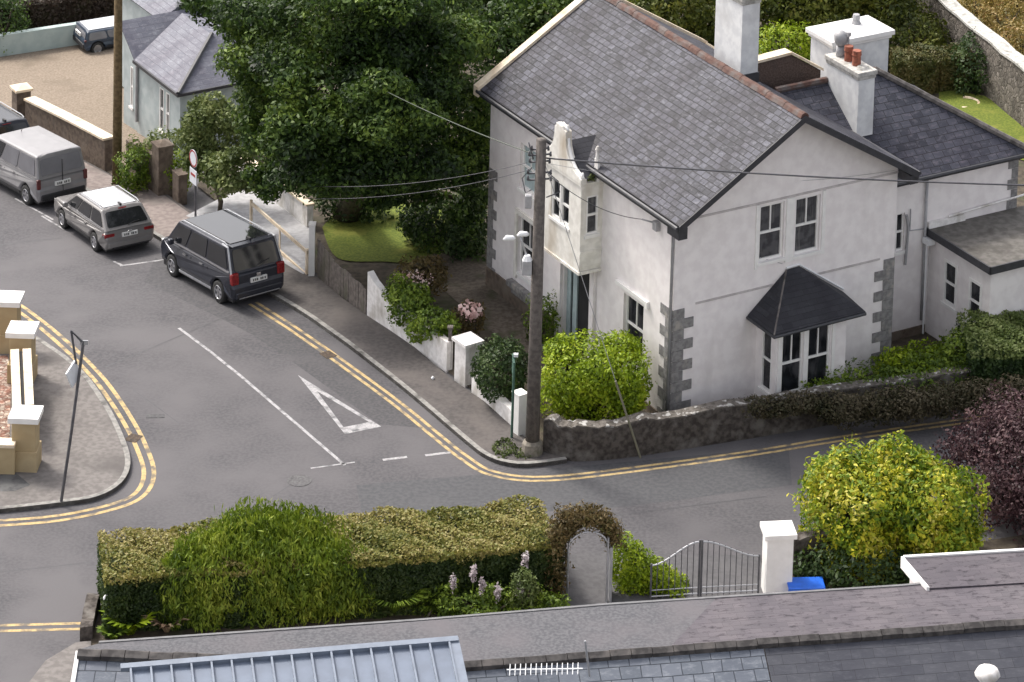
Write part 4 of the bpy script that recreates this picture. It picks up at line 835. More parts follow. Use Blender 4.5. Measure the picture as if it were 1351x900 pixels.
def vehicle(name, label, pr, pf, L, Wd, H_, belt, xrb, xrt, xft, xfb, hood, wb, ro, wr, body, kind='car', cat='car', sc=1., roofm=None, rearglass=True, group=None):
    """pr, pf = ground contact of the near rear and near front wheels; x forward from the rear bumper"""
    d = (pf-pr); az = atan2(d.y, d.x); hw = Wd/2
    right = Vector((sin(az), -cos(az), 0)); org = pr+right*(hw-.08)*sc - Vector((cos(az), sin(az), 0))*ro*sc
    z0, z1 = zg(pr.x, pr.y), zg(pf.x, pf.y); pitch = atan2(z1-z0, Vector((d.x, d.y)).length)
    t = thing(name, label, cat, (org.x, org.y, zg(org.x, org.y)), 0, group); t.rotation_euler = (0, -pitch, az); t.scale = (sc, sc, sc)
    def arch(xc): return [(xc+(wr+.06)*cos(a), wr+(wr+.06)*sin(a)) for a in [pi*(k/8) for k in range(9)]]
    clr = .22; xf = ro+wb
    out = [(.03, .32), (0, .5), (.0, .62), (.05, .72), (.05, belt-.1), (.10, belt)]
    out += [(xfb, belt+.01), (L-.32, hood), (L-.08, hood-.16), (L, hood-.34), (L-.01, .36), (L-.06, clr+.02)]
    out += [(a, max(z, clr)) for a, z in arch(xf)]; out += [(a, max(z, clr)) for a, z in arch(ro)]; out += [(.1, clr)]
    def half(x, z):
        f = 1.0
        if x > L-1.0: f -= .16*((x-L+1.0)/1.0)**2
        if x < .3: f -= .05*((.3-x)/.3)**2
        if z > belt-.12: f -= .03
        if z < .35: f -= .03
        return hw*f
    b = B(); n = len(out)
    b.v = [Vector((x, half(x, z), z)) for x, z in out]+[Vector((x, -half(x, z), z)) for x, z in out]
    b.f = [tuple(range(n)), tuple(range(2*n-1, n-1, -1))]+[(k, n+k, n+(k+1) % n, (k+1) % n) for k in range(n)]; b.mi = [0]*len(b.f)
    b.build('body', body, t, bev=.075, seg=4)
    # wheel wells
    b = B()
    for xc in (ro, xf): b.box(xc-wr-.02, xc+wr+.02, -hw*.8, hw*.8, clr-.03, .6)
    b.box(.2, L-.2, -hw*.85, hw*.85, clr-.06, clr+.1); b.build('underbody', trim, t)
    wbt, wtp = hw*.955, hw*.80 if kind == 'car' else hw*.87
    lo = belt-.02
    cb = {s: [Vector((xrb, s*wbt, lo)), Vector((xfb, s*wbt*.97, lo)), Vector((xft, s*wtp, H_-.03)), Vector((xrt, s*wtp, H_-.03))] for s in (-1, 1)}
    b = B(); Lq, Rq = cb[1], cb[-1]
    crown = .03; xm = (xft+xrt)/2
    b.v = Lq+Rq+[Vector((xft-.1, wtp*.55, H_)), Vector((xrt+.1, wtp*.55, H_)), Vector((xft-.1, -wtp*.55, H_)), Vector((xrt+.1, -wtp*.55, H_))]
    b.f = [(0, 1, 2, 3), (7, 6, 5, 4), (0, 3, 9, 11, 7, 4), (1, 5, 6, 10, 8, 2), (2, 8, 9, 3), (6, 7, 11, 10), (8, 10, 11, 9)]; b.mi = [0]*7
    b.build('cabin', body, t, bev=.06, seg=4)
    # glass
    wn = [(.05, .33), (.36, .66), (.69, .93)] if kind == 'car' else [(.05, .36), (.39, .68), (.71, .95)]
    for s in (1, -1):
        q = cb[s] if s < 0 else [cb[1][1], cb[1][0], cb[1][3], cb[1][2]]
        for i, (a, c_) in enumerate(wn):
            if s > 0: a, c_ = 1-c_, 1-a
            gm = vanpanel if (kind == 'van' and i < 2) else carglass
            panel(q, a, c_, .14, .9).build('side_window', gm, t)
        panel(q, .03, .97, .03, .10, .004).build('window_trim', chrome if kind == 'car' or kind == 'mpv' else body, t)
    q = [cb[-1][0], cb[1][0], cb[1][3], cb[-1][3]]; q = q if ((q[1]-q[0]).cross(q[3]-q[0])).x < 0 else [q[1], q[0], q[3], q[2]]
    panel(q, .07, .93, .14 if kind != 'mpv' else .08, .86).build('rear_window', carglass if rearglass else vanpanel, t)
    if kind != 'van':
        panel(q, .40, .60, .92, .96, .01).build('brake_light', redl, t)
        w0, w1, w2 = bil(q, .5, .13), bil(q, .62, .22), bil(q, .76, .26); b = B(); b.tube([w0-X_*.03, w1-X_*.035, w2-X_*.035], .012, 5); b.build('wiper', trim, t)
    q = [cb[1][1], cb[-1][1], cb[-1][2], cb[1][2]]; q = q if ((q[1]-q[0]).cross(q[3]-q[0])).x > 0 else [q[1], q[0], q[3], q[2]]
    panel(q, .06, .94, .06, .92).build('windscreen', carglass, t)
    if kind == 'mpv':
        for s in (1, -1):
            b = B(); b.tube([cb[s][0]+Vector((-.01, s*.0, 0)), cb[s][3]+Vector((-.01, s*.0, 0)), cb[s][3]+Vector((.3, 0, .02))], .03, 6); b.build('pillar_trim', metal, t)
        b = B(); b.box(xrt-.14, xrt+.16, -wtp*.9, wtp*.9, H_-.045, H_-.005); b.build('spoiler', body, t, bev=.015)
    if roofm:
        b = B(); b.box(xrt+.12, xft-.12, -wtp*.8, wtp*.8, H_-.01, H_+.012); b.build('roof_panel', roofm, t, bev=.01)
    if kind != 'van':
        for s in (1, -1):
            b = B(); b.tube([(xrt+.1, s*wtp*.93, H_-.01), (xrt+.25, s*wtp*.93, H_+.04), (xft-.25, s*wtp*.93, H_+.04), (xft-.1, s*wtp*.93, H_-.01)], .018, 6); b.build('roof_rail', metal, t)
    # lights, bumpers, plate, mirrors, handles
    for s in (1, -1):
        if kind == 'car': bb = (.01, .24, belt-.25, belt-.12, .58)
        elif kind == 'mpv': bb = (-.01, .16, belt-.32, belt+.02, .72)
        else: bb = (-.01, .10, .68, belt+.0, .84)
        b = B(); ys = sorted((s*hw*bb[4], s*(hw*.985))); b.box(bb[0]+.02, bb[1], *ys, bb[2], bb[3]); b.build('tail_light', redl if kind != 'van' else mat('dull_lens', (.10, .02, .02), .3, .2), t, bev=.03)
        b = B(); ys = sorted((s*hw*.55, s*(hw*.86))); b.box(L-.3, L-.08, *ys, hood-.24, hood-.1); b.build('headlight', chrome, t, bev=.03)
        b = B(); ys = sorted((s*(hw-.01), s*(hw+.17))); b.box(xfb-.62, xfb-.48, *ys, belt-.0, belt+.17); b.build('wing_mirror', body if kind != 'van' else trim, t, bev=.04)
        b = B(); ys = sorted((s*(hw*.97), s*(hw*.995)))
        b.box(ro+wr+.1, xf-wr-.1, *ys, .28, .36); b.build('sill_strip', metal if kind == 'mpv' else trim, t, bev=.01)
        b = B()
        for xx in ((xrb+xfb)*.42, (xrb+xfb)*.66): b.box(xx, xx+.17, *sorted((s*hw*.97, s*(hw+.015))), belt-.16, belt-.12)
        b.builds('door_handle', chrome if kind == 'mpv' else body, t)
        b = B(); 
        for xx in ((xrb+xfb)*.36, (xrb+xfb)*.60): b.box(xx, xx+.012, *sorted((s*hw*.93, s*(hw*.971))), .42, belt-.14)
        b.builds('door_gap', trim, t)
    b = B(); b.box(-.03, .10, -hw*.86, hw*.86, .30, .50); b.build('rear_bumper', trim if kind == 'van' else body, t, bev=.04)
    b = B(); b.box(-.025, .1, -hw*.74, hw*.74, .30, .36); b.build('bumper_insert', trim if kind != 'mpv' else metal, t)
    zp = .62 if kind == 'car' else .70
    b = B(); b.box(-.02, .04, -.27, .27, zp, zp+.13); b.build('number_plate', platem, t); b = B()
    for k, x in enumerate((-.2, -.12, -.06, .06, .12, .19)): b.box(-.024, -.021, x-.02, x+.02, zp+.03, zp+.10)
    b.build('plate_characters', trim, t)
    b = B(); b.box(-.012, .03, -.07, .07, belt-.2, belt-.1) if kind != 'van' else b.box(-.012, .03, -.01, .01, .5, H_-.2); b.build('badge' if kind != 'van' else 'door_gap', chrome if kind != 'van' else trim, t, bev=.01)
    b = B(); b.tube([(L*.62, 0, H_), (L*.60, 0, H_+.12)], .012, 5) if kind == 'van' else b.box(xrt+.05, xrt+.25, -.03, .03, H_, H_+.06); b.build('aerial', trim, t)
    for xc in (ro, xf):
        for s in (1, -1):
            w = bpy.data.objects.new('wheel', None); S.collection.objects.link(w); w.parent = t; w.location = (xc, s*(hw-.11), wr)
            b = B(); pr_ = [(.11, wr*.62), (.115, wr*.9), (.09, wr), (-.09, wr), (-.115, wr*.9), (-.11, wr*.62)]
            N = 20; i0 = len(b.v)
            for y_, r_ in pr_:
                for k in range(N): b.v.append(Vector((r_*cos(2*pi*k/N), y_, r_*sin(2*pi*k/N))))
            for j in range(len(pr_)-1):
                for k in range(N): b.f.append((j*N+k, j*N+(k+1) % N, (j+1)*N+(k+1) % N, (j+1)*N+k)); b.mi.append(0)
            b.build('tyre', tyre, w, smooth=True)
            b = B(); ri = wr*.6
            for k in range(5):
                M_ = Matrix.Rotation(2*pi*k/5, 4, 'Y'); b.box(-.045, .045, sorted((s*.07, s*.1))[0], sorted((s*.07, s*.1))[1], .02, ri, M_)
            q = [Vector((ri*1.05*cos(2*pi*k/N), s*.06, ri*1.05*sin(2*pi*k/N))) for k in range(N)]; b.prism(q, (0, -s*.02, 0))
            b.tube([Vector((ri*cos(2*pi*k/N), s*.10, ri*sin(2*pi*k/N))) for k in range(N+1)], .018, 5); b.build('rim', rimm, w)
    return t
# every car keeps its true proportions; the street falls away beyond the junction
vehicle('people_carrier', 'dark grey people carrier with glass roof parked nearest the junction', P(291, 399), P(226, 362), 4.45, 1.82, 1.80, 1.05, .10, .38, 3.25, 3.95, 1.02, 2.72, .82, .33, paint_mpv, 'mpv', 'car', 1.0, carglass)
vehicle('estate_car', 'silver grey estate car parked between the grey van and the dark people carrier', P(127, 331), P(89, 304), 4.5, 1.78, 1.44, .90, .06, .62, 2.62, 3.55, .86, 2.62, .90, .31, paint_est, 'car', 'car', .93, silverroof)
vehicle('panel_van', 'grey small panel van with blanked rear windows at the left of the row', P(37, 270), P(-12, 243), 4.38, 1.81, 1.72, 1.0, .04, .2, 3.0, 3.72, 1.0, 2.73, .82, .32, paint_van, 'van', 'van', 1.0, None, rearglass=False)
vehicle('estate_car', 'black car mostly out of frame behind the grey van at the left edge', P(-28, 222), P(-62, 200), 4.4, 1.8, 1.5, .92, .08, .4, 2.6, 3.4, .9, 2.6, .85, .31, paint_blk, 'car', 'car', 1.0)
vehicle('panel_van', 'dark blue vehicle with white roof marks parked at the far end of the yard', P(112, 58), P(160, 50), 3.2, 1.6, 1.0, .6, .05, .15, 2.2, 2.7, .6, 2.0, .55, .26, paint_blu, 'van', 'van', .9, silverroof, rearglass=False)
# ------------------------------------------------------------------ foreground: gate, arch, piers, bin, posts
pp = P(1024, 784); pier('gate_pier', 'white square pier with pyramid cap beside the iron gates', pp.x, pp.y, .66, .6, 1.62, .15, paint, paint, (.12, .07), pyr=.06)
ga, gm_, gc = P(858, 794), P(921, 790), P(1000, 786)
def gate_leaf(a, c, hi_at_c, h0, h1, label):
    t = thing('iron_gate', label, 'gate', a, 0, 'pair of iron driveway gates'); d = c-a; M0 = Matrix.Rotation(atan2(d.y, d.x), 4, 'Z'); L_ = Vector((d.x, d.y)).length
    def top(u): 
        u = u if hi_at_c else 1-u
        return h0+(h1-h0)*(3*u*u-2*u**3)
    b = B(); n = max(6, int(L_/.14))
    for k in range(n+1): x = L_*k/n; b.tube([M0 @ Vector((x, 0, .08)), M0 @ Vector((x, 0, top(k/n)+.05))], .012 if 0 < k < n else .028, 6)
    b.build('bars', iron, t)
    b = B(); b.tube([M0 @ Vector((L_*k/12, 0, top(k/12))) for k in range(13)], .022, 6); b.tube([M0 @ Vector((0, 0, .14)), M0 @ Vector((L_, 0, .14))], .02, 6); b.tube([M0 @ Vector((0, 0, .3)), M0 @ Vector((L_, 0, .3))], .014, 6); b.builds('rail', metal, t)
gate_leaf(ga, gm_, True, .95, 1.5, 'left leaf of the curved iron gates beside the hedge stub'); gate_leaf(gm_+Vector((.06, .01, 0)), gc, False, 1.05, 1.5, 'right leaf of the curved iron gates beside the white pier')
pb = P(1062, 792); b = B(); t = thing('bin', 'bright blue plastic bin lid beside the white gate pier', 'bin', pb); M0 = Matrix.Rotation(.1, 4, 'Z')
b.box(-.42, .42, -.25, .25, 0, .42, M0); b.build('tub', blue, t, bev=.04); b = B(); b.box(-.46, .46, -.28, .28, .421, .47, M0); b.build('lid', blue, t, bev=.03)
# arched gate with wrought arch, in the hedge
aL, aR = P(748, 800), P(800, 797); t = thing('garden_arch', 'slim metal arch over the garden gateway at the end of the hedge', 'arch', aL)
d = aR-aL; Mid = (aL+aR)/2; r = d.length/2; dn = d.normalized(); b = B()
for off in (0, .5):
    o2 = Vector((0, off, 0)); z1 = 1.5
    b.tube([aL+o2, aL+o2+Z_*z1]+[Mid+o2+Z_*z1-dn*r*cos(a)+Z_*.42*sin(a) for a in [pi*k/10 for k in range(1, 10)]]+[aR+o2+Z_*z1, aR+o2], .022 if off else .03, 6)
b.build('hoop', metal, t, world=True, smooth=True)
b = B(); M0 = Matrix.Translation(aR-t.location) @ Matrix.Rotation(.1, 4, 'Z'); b.box(-.02, .02, -.05, .05, 0, 1.75, M0); b.box(.06, .12, -.05, .55, 0, 1.5, M0); b.build('gate_edge', metal, t)
for i, (x, y, h) in enumerate(((140, 838, .75),)):
    p = P(x, y); t = thing('garden_light', 'short grey post with white ball top at the hedge end', 'light', p); b = B(); b.tube([(0, 0, 0), (0, 0, .9)], .03, 6); b.build('post', fence, t)
    b = B(); b.tube([(0, 0, .86), (0, 0, .9), (0, 0, .98), (0, 0, 1.04)], [.03, .08, .08, .03], 8); b.build('ball', white_m, t, smooth=True)
q = [*PP([(122, 846), (126, 822), (132, 800)])]; path_wall('garden_wall', 'low rubble wall end at the road corner of the hedge', 'wall', smooth_path(q, 3), .35, .3, rubble, jag=.05)
q = [*PP([(1046, 762), (1075, 757), (1120, 750)])]; path_wall('garden_wall', 'short rubble wall behind the white gate pier', 'wall', smooth_path(q, 3), 1.0, .3, rubble, jag=.05)
# ------------------------------------------------------------------ near terrace roofs
NH = thing('terrace_house', 'near terrace building seen from above with purple and grey slate roofs along the bottom', 'house', (-4.7, -20.92, 0))
def NB(x, y, z): return Pz(x, y, z)
EL = [NB(103, 857, 5), NB(130, 849, 4.98), NB(560, 819, 4.93), NB(800, 799, 4.92), NB(1190, 774, 4.92), NB(1500, 745, 4.92)]
LR = [NB(1500, 806, 5), NB(1351, 820, 5), NB(850, 860, 5), NB(607, 877, 5), NB(355, 871, 5)]
EL = [Vector((p.x, p.y, p.z)) for p in EL]; dirR = (LR[1]-LR[3]).normalized(); vN = Z_.cross(dirR)
SP = .66                                       # where felt gives way to slates
sp_t, sp_b = NB(945, 789, 4.92), NB(880, 858, 5)
b = B()
b.face([LR[4], LR[3], NB(850, 860, 5), sp_b, sp_t, EL[3], EL[2], EL[1], EL[0]][::1], (dirR, vN)); b.build('felt_roof', lead, NH, world=True)
b = B(); b.face([sp_b, LR[1], LR[0], EL[5], EL[4], sp_t], (dirR, vN)); b.build('purple_roof', slate_p, NH, world=True)
b = B(); pe = [*EL[1:]]
for k in range(len(pe)-1): b.prism([pe[k]+Z_*.02, pe[k+1]+Z_*.02, pe[k+1]+Z_*.02+Vector((0, .07, 0)), pe[k]+Z_*.02+Vector((0, .07, 0))], (0, 0, -.16))
b.build('eaves_edge', mat('weathered_lead_edge', (.13, .13, .135), .6, .15, 5), NH, world=True)
b = B()                                        # walls down to the ground
wl = [EL[0], EL[5]]; b.face([(EL[0].x+.2, EL[0].y-.2, -.1), (EL[5].x, EL[5].y-.2, -.1), (EL[5].x, EL[5].y-.2, 4.8), (EL[0].x+.2, EL[0].y-.2, 4.8)]); b.face([(EL[0].x+.2, EL[0].y-.2, -.1), (EL[0].x+.2, EL[0].y-8, -.1), (EL[0].x+.2, EL[0].y-8, 2.0), (EL[0].x+.2, EL[0].y-.2, 4.6)]); b.build('wall', render_w, NH, world=True)
# ridge strips
b = B()
def strip(a, c, w, h):
    d = (c-a).normalized(); n_ = Z_.cross(d)*w/2; b.prism([a-n_+Z_*h*.2, a+Z_*h, a+n_+Z_*h*.2, c+n_+Z_*h*.2, c+Z_*h, c-n_+Z_*h*.2], (0, 0, -.12))
def ridge(a, c, w=.26, h=.07, step=.45):
    d = (c-a); n = int(d.length/step); 
    for k in range(n):
        p_, q_ = a+d*(k/n), a+d*((k+.97)/n); dz = Z_*random.uniform(-.01, .012); n_ = Z_.cross(d.normalized())*w/2
        b.prism([p_-n_+dz, q_-n_+dz, q_+Z_*h+dz, p_+Z_*h+dz], (0, 0, -.1)); b.prism([p_+Z_*h+dz, q_+Z_*h+dz, q_+n_+dz, p_+n_+dz], (0, 0, -.1))
ridge(LR[3], LR[1]); ridge(LR[1], LR[0]); ridge(NB(103, 860, 5), NB(355, 871, 5), .3); ridge(NB(355, 871, 5), LR[3]); b.build('ridge_tiles', layered('dark_ridge_tile', (.04, .037, .037), (.075, .07, .068), (.11, .10, .095), 6, 2.5, .85, .3), NH, world=True)
# near slopes
dn1 = (Vector((0, -1, -.5))).normalized(); A0 = NB(103, 861, 4.97)
b = B(); A1_, A2_ = A0, LR[3]-Vector((0, 0, .03)); b.face([A1_, A1_+dn1*5, A2_+dn1*5, A2_], (X_, -dn1)); b.build('left_slope', slate_n, NH, world=True)
dB = (Vector((-vN.x, -vN.y, -.5))).normalized(); b = B(); s1 = NB(1010, 856, 5); s1 = LR[3]+dirR*((s1-LR[3]).dot(dirR)); a_ = LR[3]-Z_*.03; c_ = s1-Z_*.03
b.face([a_, a_+dB*5, c_+dB*5, c_], (dirR, -dB)); b.build('middle_slope', slate_n, NH, world=True)
b = B(); e_ = LR[0]-Z_*.03; c2 = c_+dirR*.02; b.face([c2, c2+dB*5, e_+dB*5, e_], (dirR, -dB)); b.build('right_slope', slate_n2, NH, world=True)
b = B(); q_ = A0+Vector((-.05, 0, .04)); b.prism([q_, q_+dn1*5, q_+dn1*5+Vector((.09, 0, 0)), q_+Vector((.09, 0, 0))], (0, 0, -.2)); b.build('verge', paint, NH, world=True)
# standing seam dormer roof
zt = 5.6; T = [NB(172, 884, zt), NB(592, 849, zt)]; du = (T[1]-T[0]); duN = du.normalized(); dv = Vector((duN.y, -duN.x, 0)); dv = (dv+Vector((0, 0, -.2))).normalized(); nv = duN.cross(-dv).normalized()
b = B(); b.face([T[0], T[0]+dv*4, T[1]+dv*4, T[1]]); b.prism([T[0]-Z_*.01, T[0]+dv*4-Z_*.01, T[1]+dv*4-Z_*.01, T[1]-Z_*.01], -Z_*1.5); sr = b.build('dormer_roof', seam_r, NH, world=True)
b = B(); nr = 16
for k in range(nr+1): p_ = T[0]+du*(k/nr); b.prism([p_-duN*.02+Z_*.002, p_-duN*.02+dv*4+Z_*.002, p_+duN*.02+dv*4+Z_*.002, p_+duN*.02+Z_*.002], nv*.09 if nv.z > 0 else -nv*.09)
o = b.build('seams', seam_f, NH, world=True)
b = B(); p_, q_ = T[0]-dv*.1, T[1]-dv*.1; b.prism([p_-duN*.2, q_+duN*.2, q_+duN*.2+dv*.14, p_-duN*.2+dv*.14], nv*.1 if nv.z > 0 else -nv*.1); b.prism([q_, q_+duN*.22, q_+duN*.22+dv*4, q_+dv*4], nv*.06 if nv.z > 0 else -nv*.06); b.build('dormer_frame', seam_f, NH, world=True)
# projecting right roof with white barge
R_ = [NB(1192, 737, 5.02), NB(1500, 719, 5.02), NB(1500, 760, 4.97), NB(1226, 776, 4.97)]
b = B(); b.prism(R_, (0, 0, -.1), (dirR, vN)); b.build('side_roof', slate_p, NH, world=True)
b = B(); b.prism([R_[0]+Vector((-.06, 0, .05)), R_[3]+Vector((-.06, -.05, .05)), R_[3]+Vector((-.06, -.05, -.22)), R_[0]+Vector((-.06, 0, -.22))], (.06, 0, 0)); b.prism([R_[0]+Z_*.04, R_[1]+Z_*.04, R_[1]+Vector((0, .08, .04)), R_[0]+Vector((0, .08, .04))], (0, 0, -.2)); b.build('barge_board', paint, NH, world=True)
b = B(); b.face([R_[0]+Vector((.15, -.1, -.1)), R_[1]+Vector((0, -.1, -.1)), Vector((R_[1].x, R_[1].y-.1, 0)), Vector((R_[0].x+.15, R_[0].y-.1, 0))]); b.face([R_[0]+Vector((.15, -.1, -.1)), R_[3]+Vector((.15, 0, -.1)), Vector((R_[3].x+.15, R_[3].y, 0)), Vector((R_[0].x+.15, R_[0].y-.1, 0))]); b.build('side_wall', render_w, NH, world=True)
# aerial on near roof and white cowl
p = NB(778, 893, 4.82); t = thing('roof_aerial', 'white television aerial grid lying low on the grey near roof', 'aerial', p)
b = B(); b.tube([p, p+Vector((-.12, .1, .75))], .025, 6); b.build('mast', metal, t, world=True); b = B(); q = p+Vector((-.15, .0, .18))
b.tube([q, q+Vector((-1.6, -.1, -.02))], .016, 5)
for k in range(14): w_ = q+Vector((-.1-.11*k, -.01*k, 0)); b.tube([w_+Vector((0, -.14, -.05)), w_+Vector((0, .14, .05))], .010, 4)
b.build('elements', white_m, t, world=True)
p = NB(1302, 906, 4.4); t = thing('roof_cowl', 'white domed vent cowl at the bottom right roof', 'vent', p); b = B(); b.tube([(0, 0, -.5), (0, 0, .1), (0, 0, .28), (0, 0, .4), (0, 0, .44)], [.12, .14, .28, .22, .06], 12); b.build('dome', dirty, t, smooth=True)
# ------------------------------------------------------------------ vegetation
def clumps(blobs, seed, k=9, f=.42):
    """break every mass of a crown into uneven leaf clumps with gaps between"""
    g = random.Random(seed); out = []
    for q in blobs:
        out.append((q[0], q[1], q[2], q[3]*.72, q[4]*.72, q[5]*.72))
        for _ in range(k):
            a, c = g.uniform(0, 2*pi), g.uniform(-.55, 1); r_ = sqrt(1-c*c); w = f*g.uniform(.6, 1.15)
            out.append((q[0]+q[3]*.8*r_*cos(a), q[1]+q[4]*.8*r_*sin(a), q[2]+q[5]*.8*c, q[3]*w, q[4]*w, q[5]*w*.75))
    return out
def tree(name, label, base, blobs, n, size, ma, seed, trunk_r=.25, group=None, cat='tree', e=2.0, kc=9, **k):
    t = thing(name, label, cat, base, 0, group); foliage('crown', ma, clumps(blobs, seed, kc), n, size, t, seed, e=e, **k)
    b = B(); base = Vector(base); cen = sum((Vector(q[:3]) for q in blobs), Vector((0, 0, 0)))/len(blobs)
    fork = base.lerp(Vector((cen.x, cen.y, cen.z)), .45); b.tube([base, base.lerp(fork, .5)+Vector((.1, .05, 0)), fork], [trunk_r*1.25, trunk_r, trunk_r*.85], 10)
    b.build('trunk', bark, t, world=True, smooth=True); b = B()
    for q in blobs: c = Vector(q[:3]); b.tube([fork, fork.lerp(c, .5)+Vector((random.uniform(-.3, .3), random.uniform(-.3, .3), .2)), c], [trunk_r*.5, trunk_r*.3, trunk_r*.12], 7)
    b.build('limbs', bark, t, world=True, smooth=True); return t
# the big dark tree, made of many leaf masses at their own heights
def blob(px, py, z, rx, ry, rz): p = P(px, py, z); return (p.x, p.y, p.z, rx, ry, rz)
big = [blob(455, 120, 6.0, 2.7, 2.6, 2.0), blob(370, 55, 6.5, 2.0, 2.2, 1.8), blob(560, 90, 6.2, 2.2, 2.2, 1.8), blob(425, 210, 4.2, 2.0, 1.6, 1.5), blob(520, 205, 4.4, 2.1, 1.6, 1.3), blob(600, 150, 4.8, 1.2, 1.8, 1.7),
       blob(345, 130, 4.6, 1.2, 1.4, 1.4), blob(375, 195, 3.6, 1.2, 1.2, 1.2), blob(460, 10, 8.2, 3.0, 2.5, 1.5), blob(560, 0, 7.6, 2.2, 2.2, 1.5), blob(285, 0, 7.0, 1.4, 1.5, .9), blob(440, 245, 2.9, 1.0, .8, .6), blob(595, 220, 3.4, 1.1, 1.2, .9), blob(350, 240, 2.6, .8, .7, .6), blob(625, 215, 3.2, .9, 1.3, 1.3), blob(620, 270, 1.6, .7, 1.0, 1.2), blob(550, 250, 2.2, 1.2, .8, .7), blob(500, 255, 2.6, .9, .7, .6), blob(500, 145, 6.0, 1.7, 1.5, 1.3), blob(420, 165, 5.5, 1.5, 1.4, 1.2)]
bb_ = P(455, 300); tree('tree', 'huge dark green spreading tree between the cottage and the white house', (bb_.x, bb_.y+.8, zg(bb_.x, bb_.y)), big, 190000, .15, L_tree, 3, .38, bump=.18, shell=.5, kc=8)
sh = shrub
p = P(290, 215, 1.8); tree('tree', 'lighter grey-green small tree in front of the cottage corner', (p.x, p.y, zg(p.x, p.y)), [blob(283, 178, 2.4, 1.1, 1.0, 1.2), blob(262, 165, 2.5, .7, .7, .9), blob(300, 230, 1.9, 1.0, .8, .9), blob(272, 215, 1.5, .7, .7, .8)], 13000, .14, L_sap, 5, .08, bump=.2)
# trees behind the house
bg_ = P(800, 60); tree('tree', 'dark tree rising behind the far verge of the main slate roof', P(690, 60, 0), [blob(690, -40, 3.4, 2.4, 2.4, 2.3), blob(640, -20, 3.0, 1.6, 1.8, 1.8), blob(720, 40, 2, 1.7, 1.7, 1.8), blob(660, 60, 2, 1.4, 1.4, 1.5)], 22000, .2, L_tree, 8, .25, bump=.2)
for i, (px, py, lab, s_) in enumerate(((870, 10, 'olive tree behind the ridge left of the tallest chimney', 1.), (910, -35, 'olive tree at the top edge beyond the ridge', 1.1), (1045, 5, 'olive green tree between the tall chimney and the rear chimney block', .95), (1130, -20, 'broad olive tree at the top edge above the rear chimney', 1.2))):
    tree('tree', lab, P(px, py+60, 0), [blob(px, py, 2.6, 2.0*s_, 1.8*s_, 1.7*s_), blob(px+35, py+15, 2.0, 1.4, 1.4, 1.4), blob(px-35, py+18, 2.0, 1.4, 1.4, 1.4)], 14000, .17, L_tree2, 10+i, .15, bump=.22, group='trees behind the white house')
sh('bright yellow-green shrub right of the tall chimney', 1035, 68, 1.6, (1.3, 1.0, .9), L_br, 4500, .13, seed=20, bump=.2)
sh('leafy green shrub behind the rear chimney block', 1195, 50, 1.0, (1.6, 1.6, 1.0), L_tree2, 7000, .13, seed=21, bump=.2)
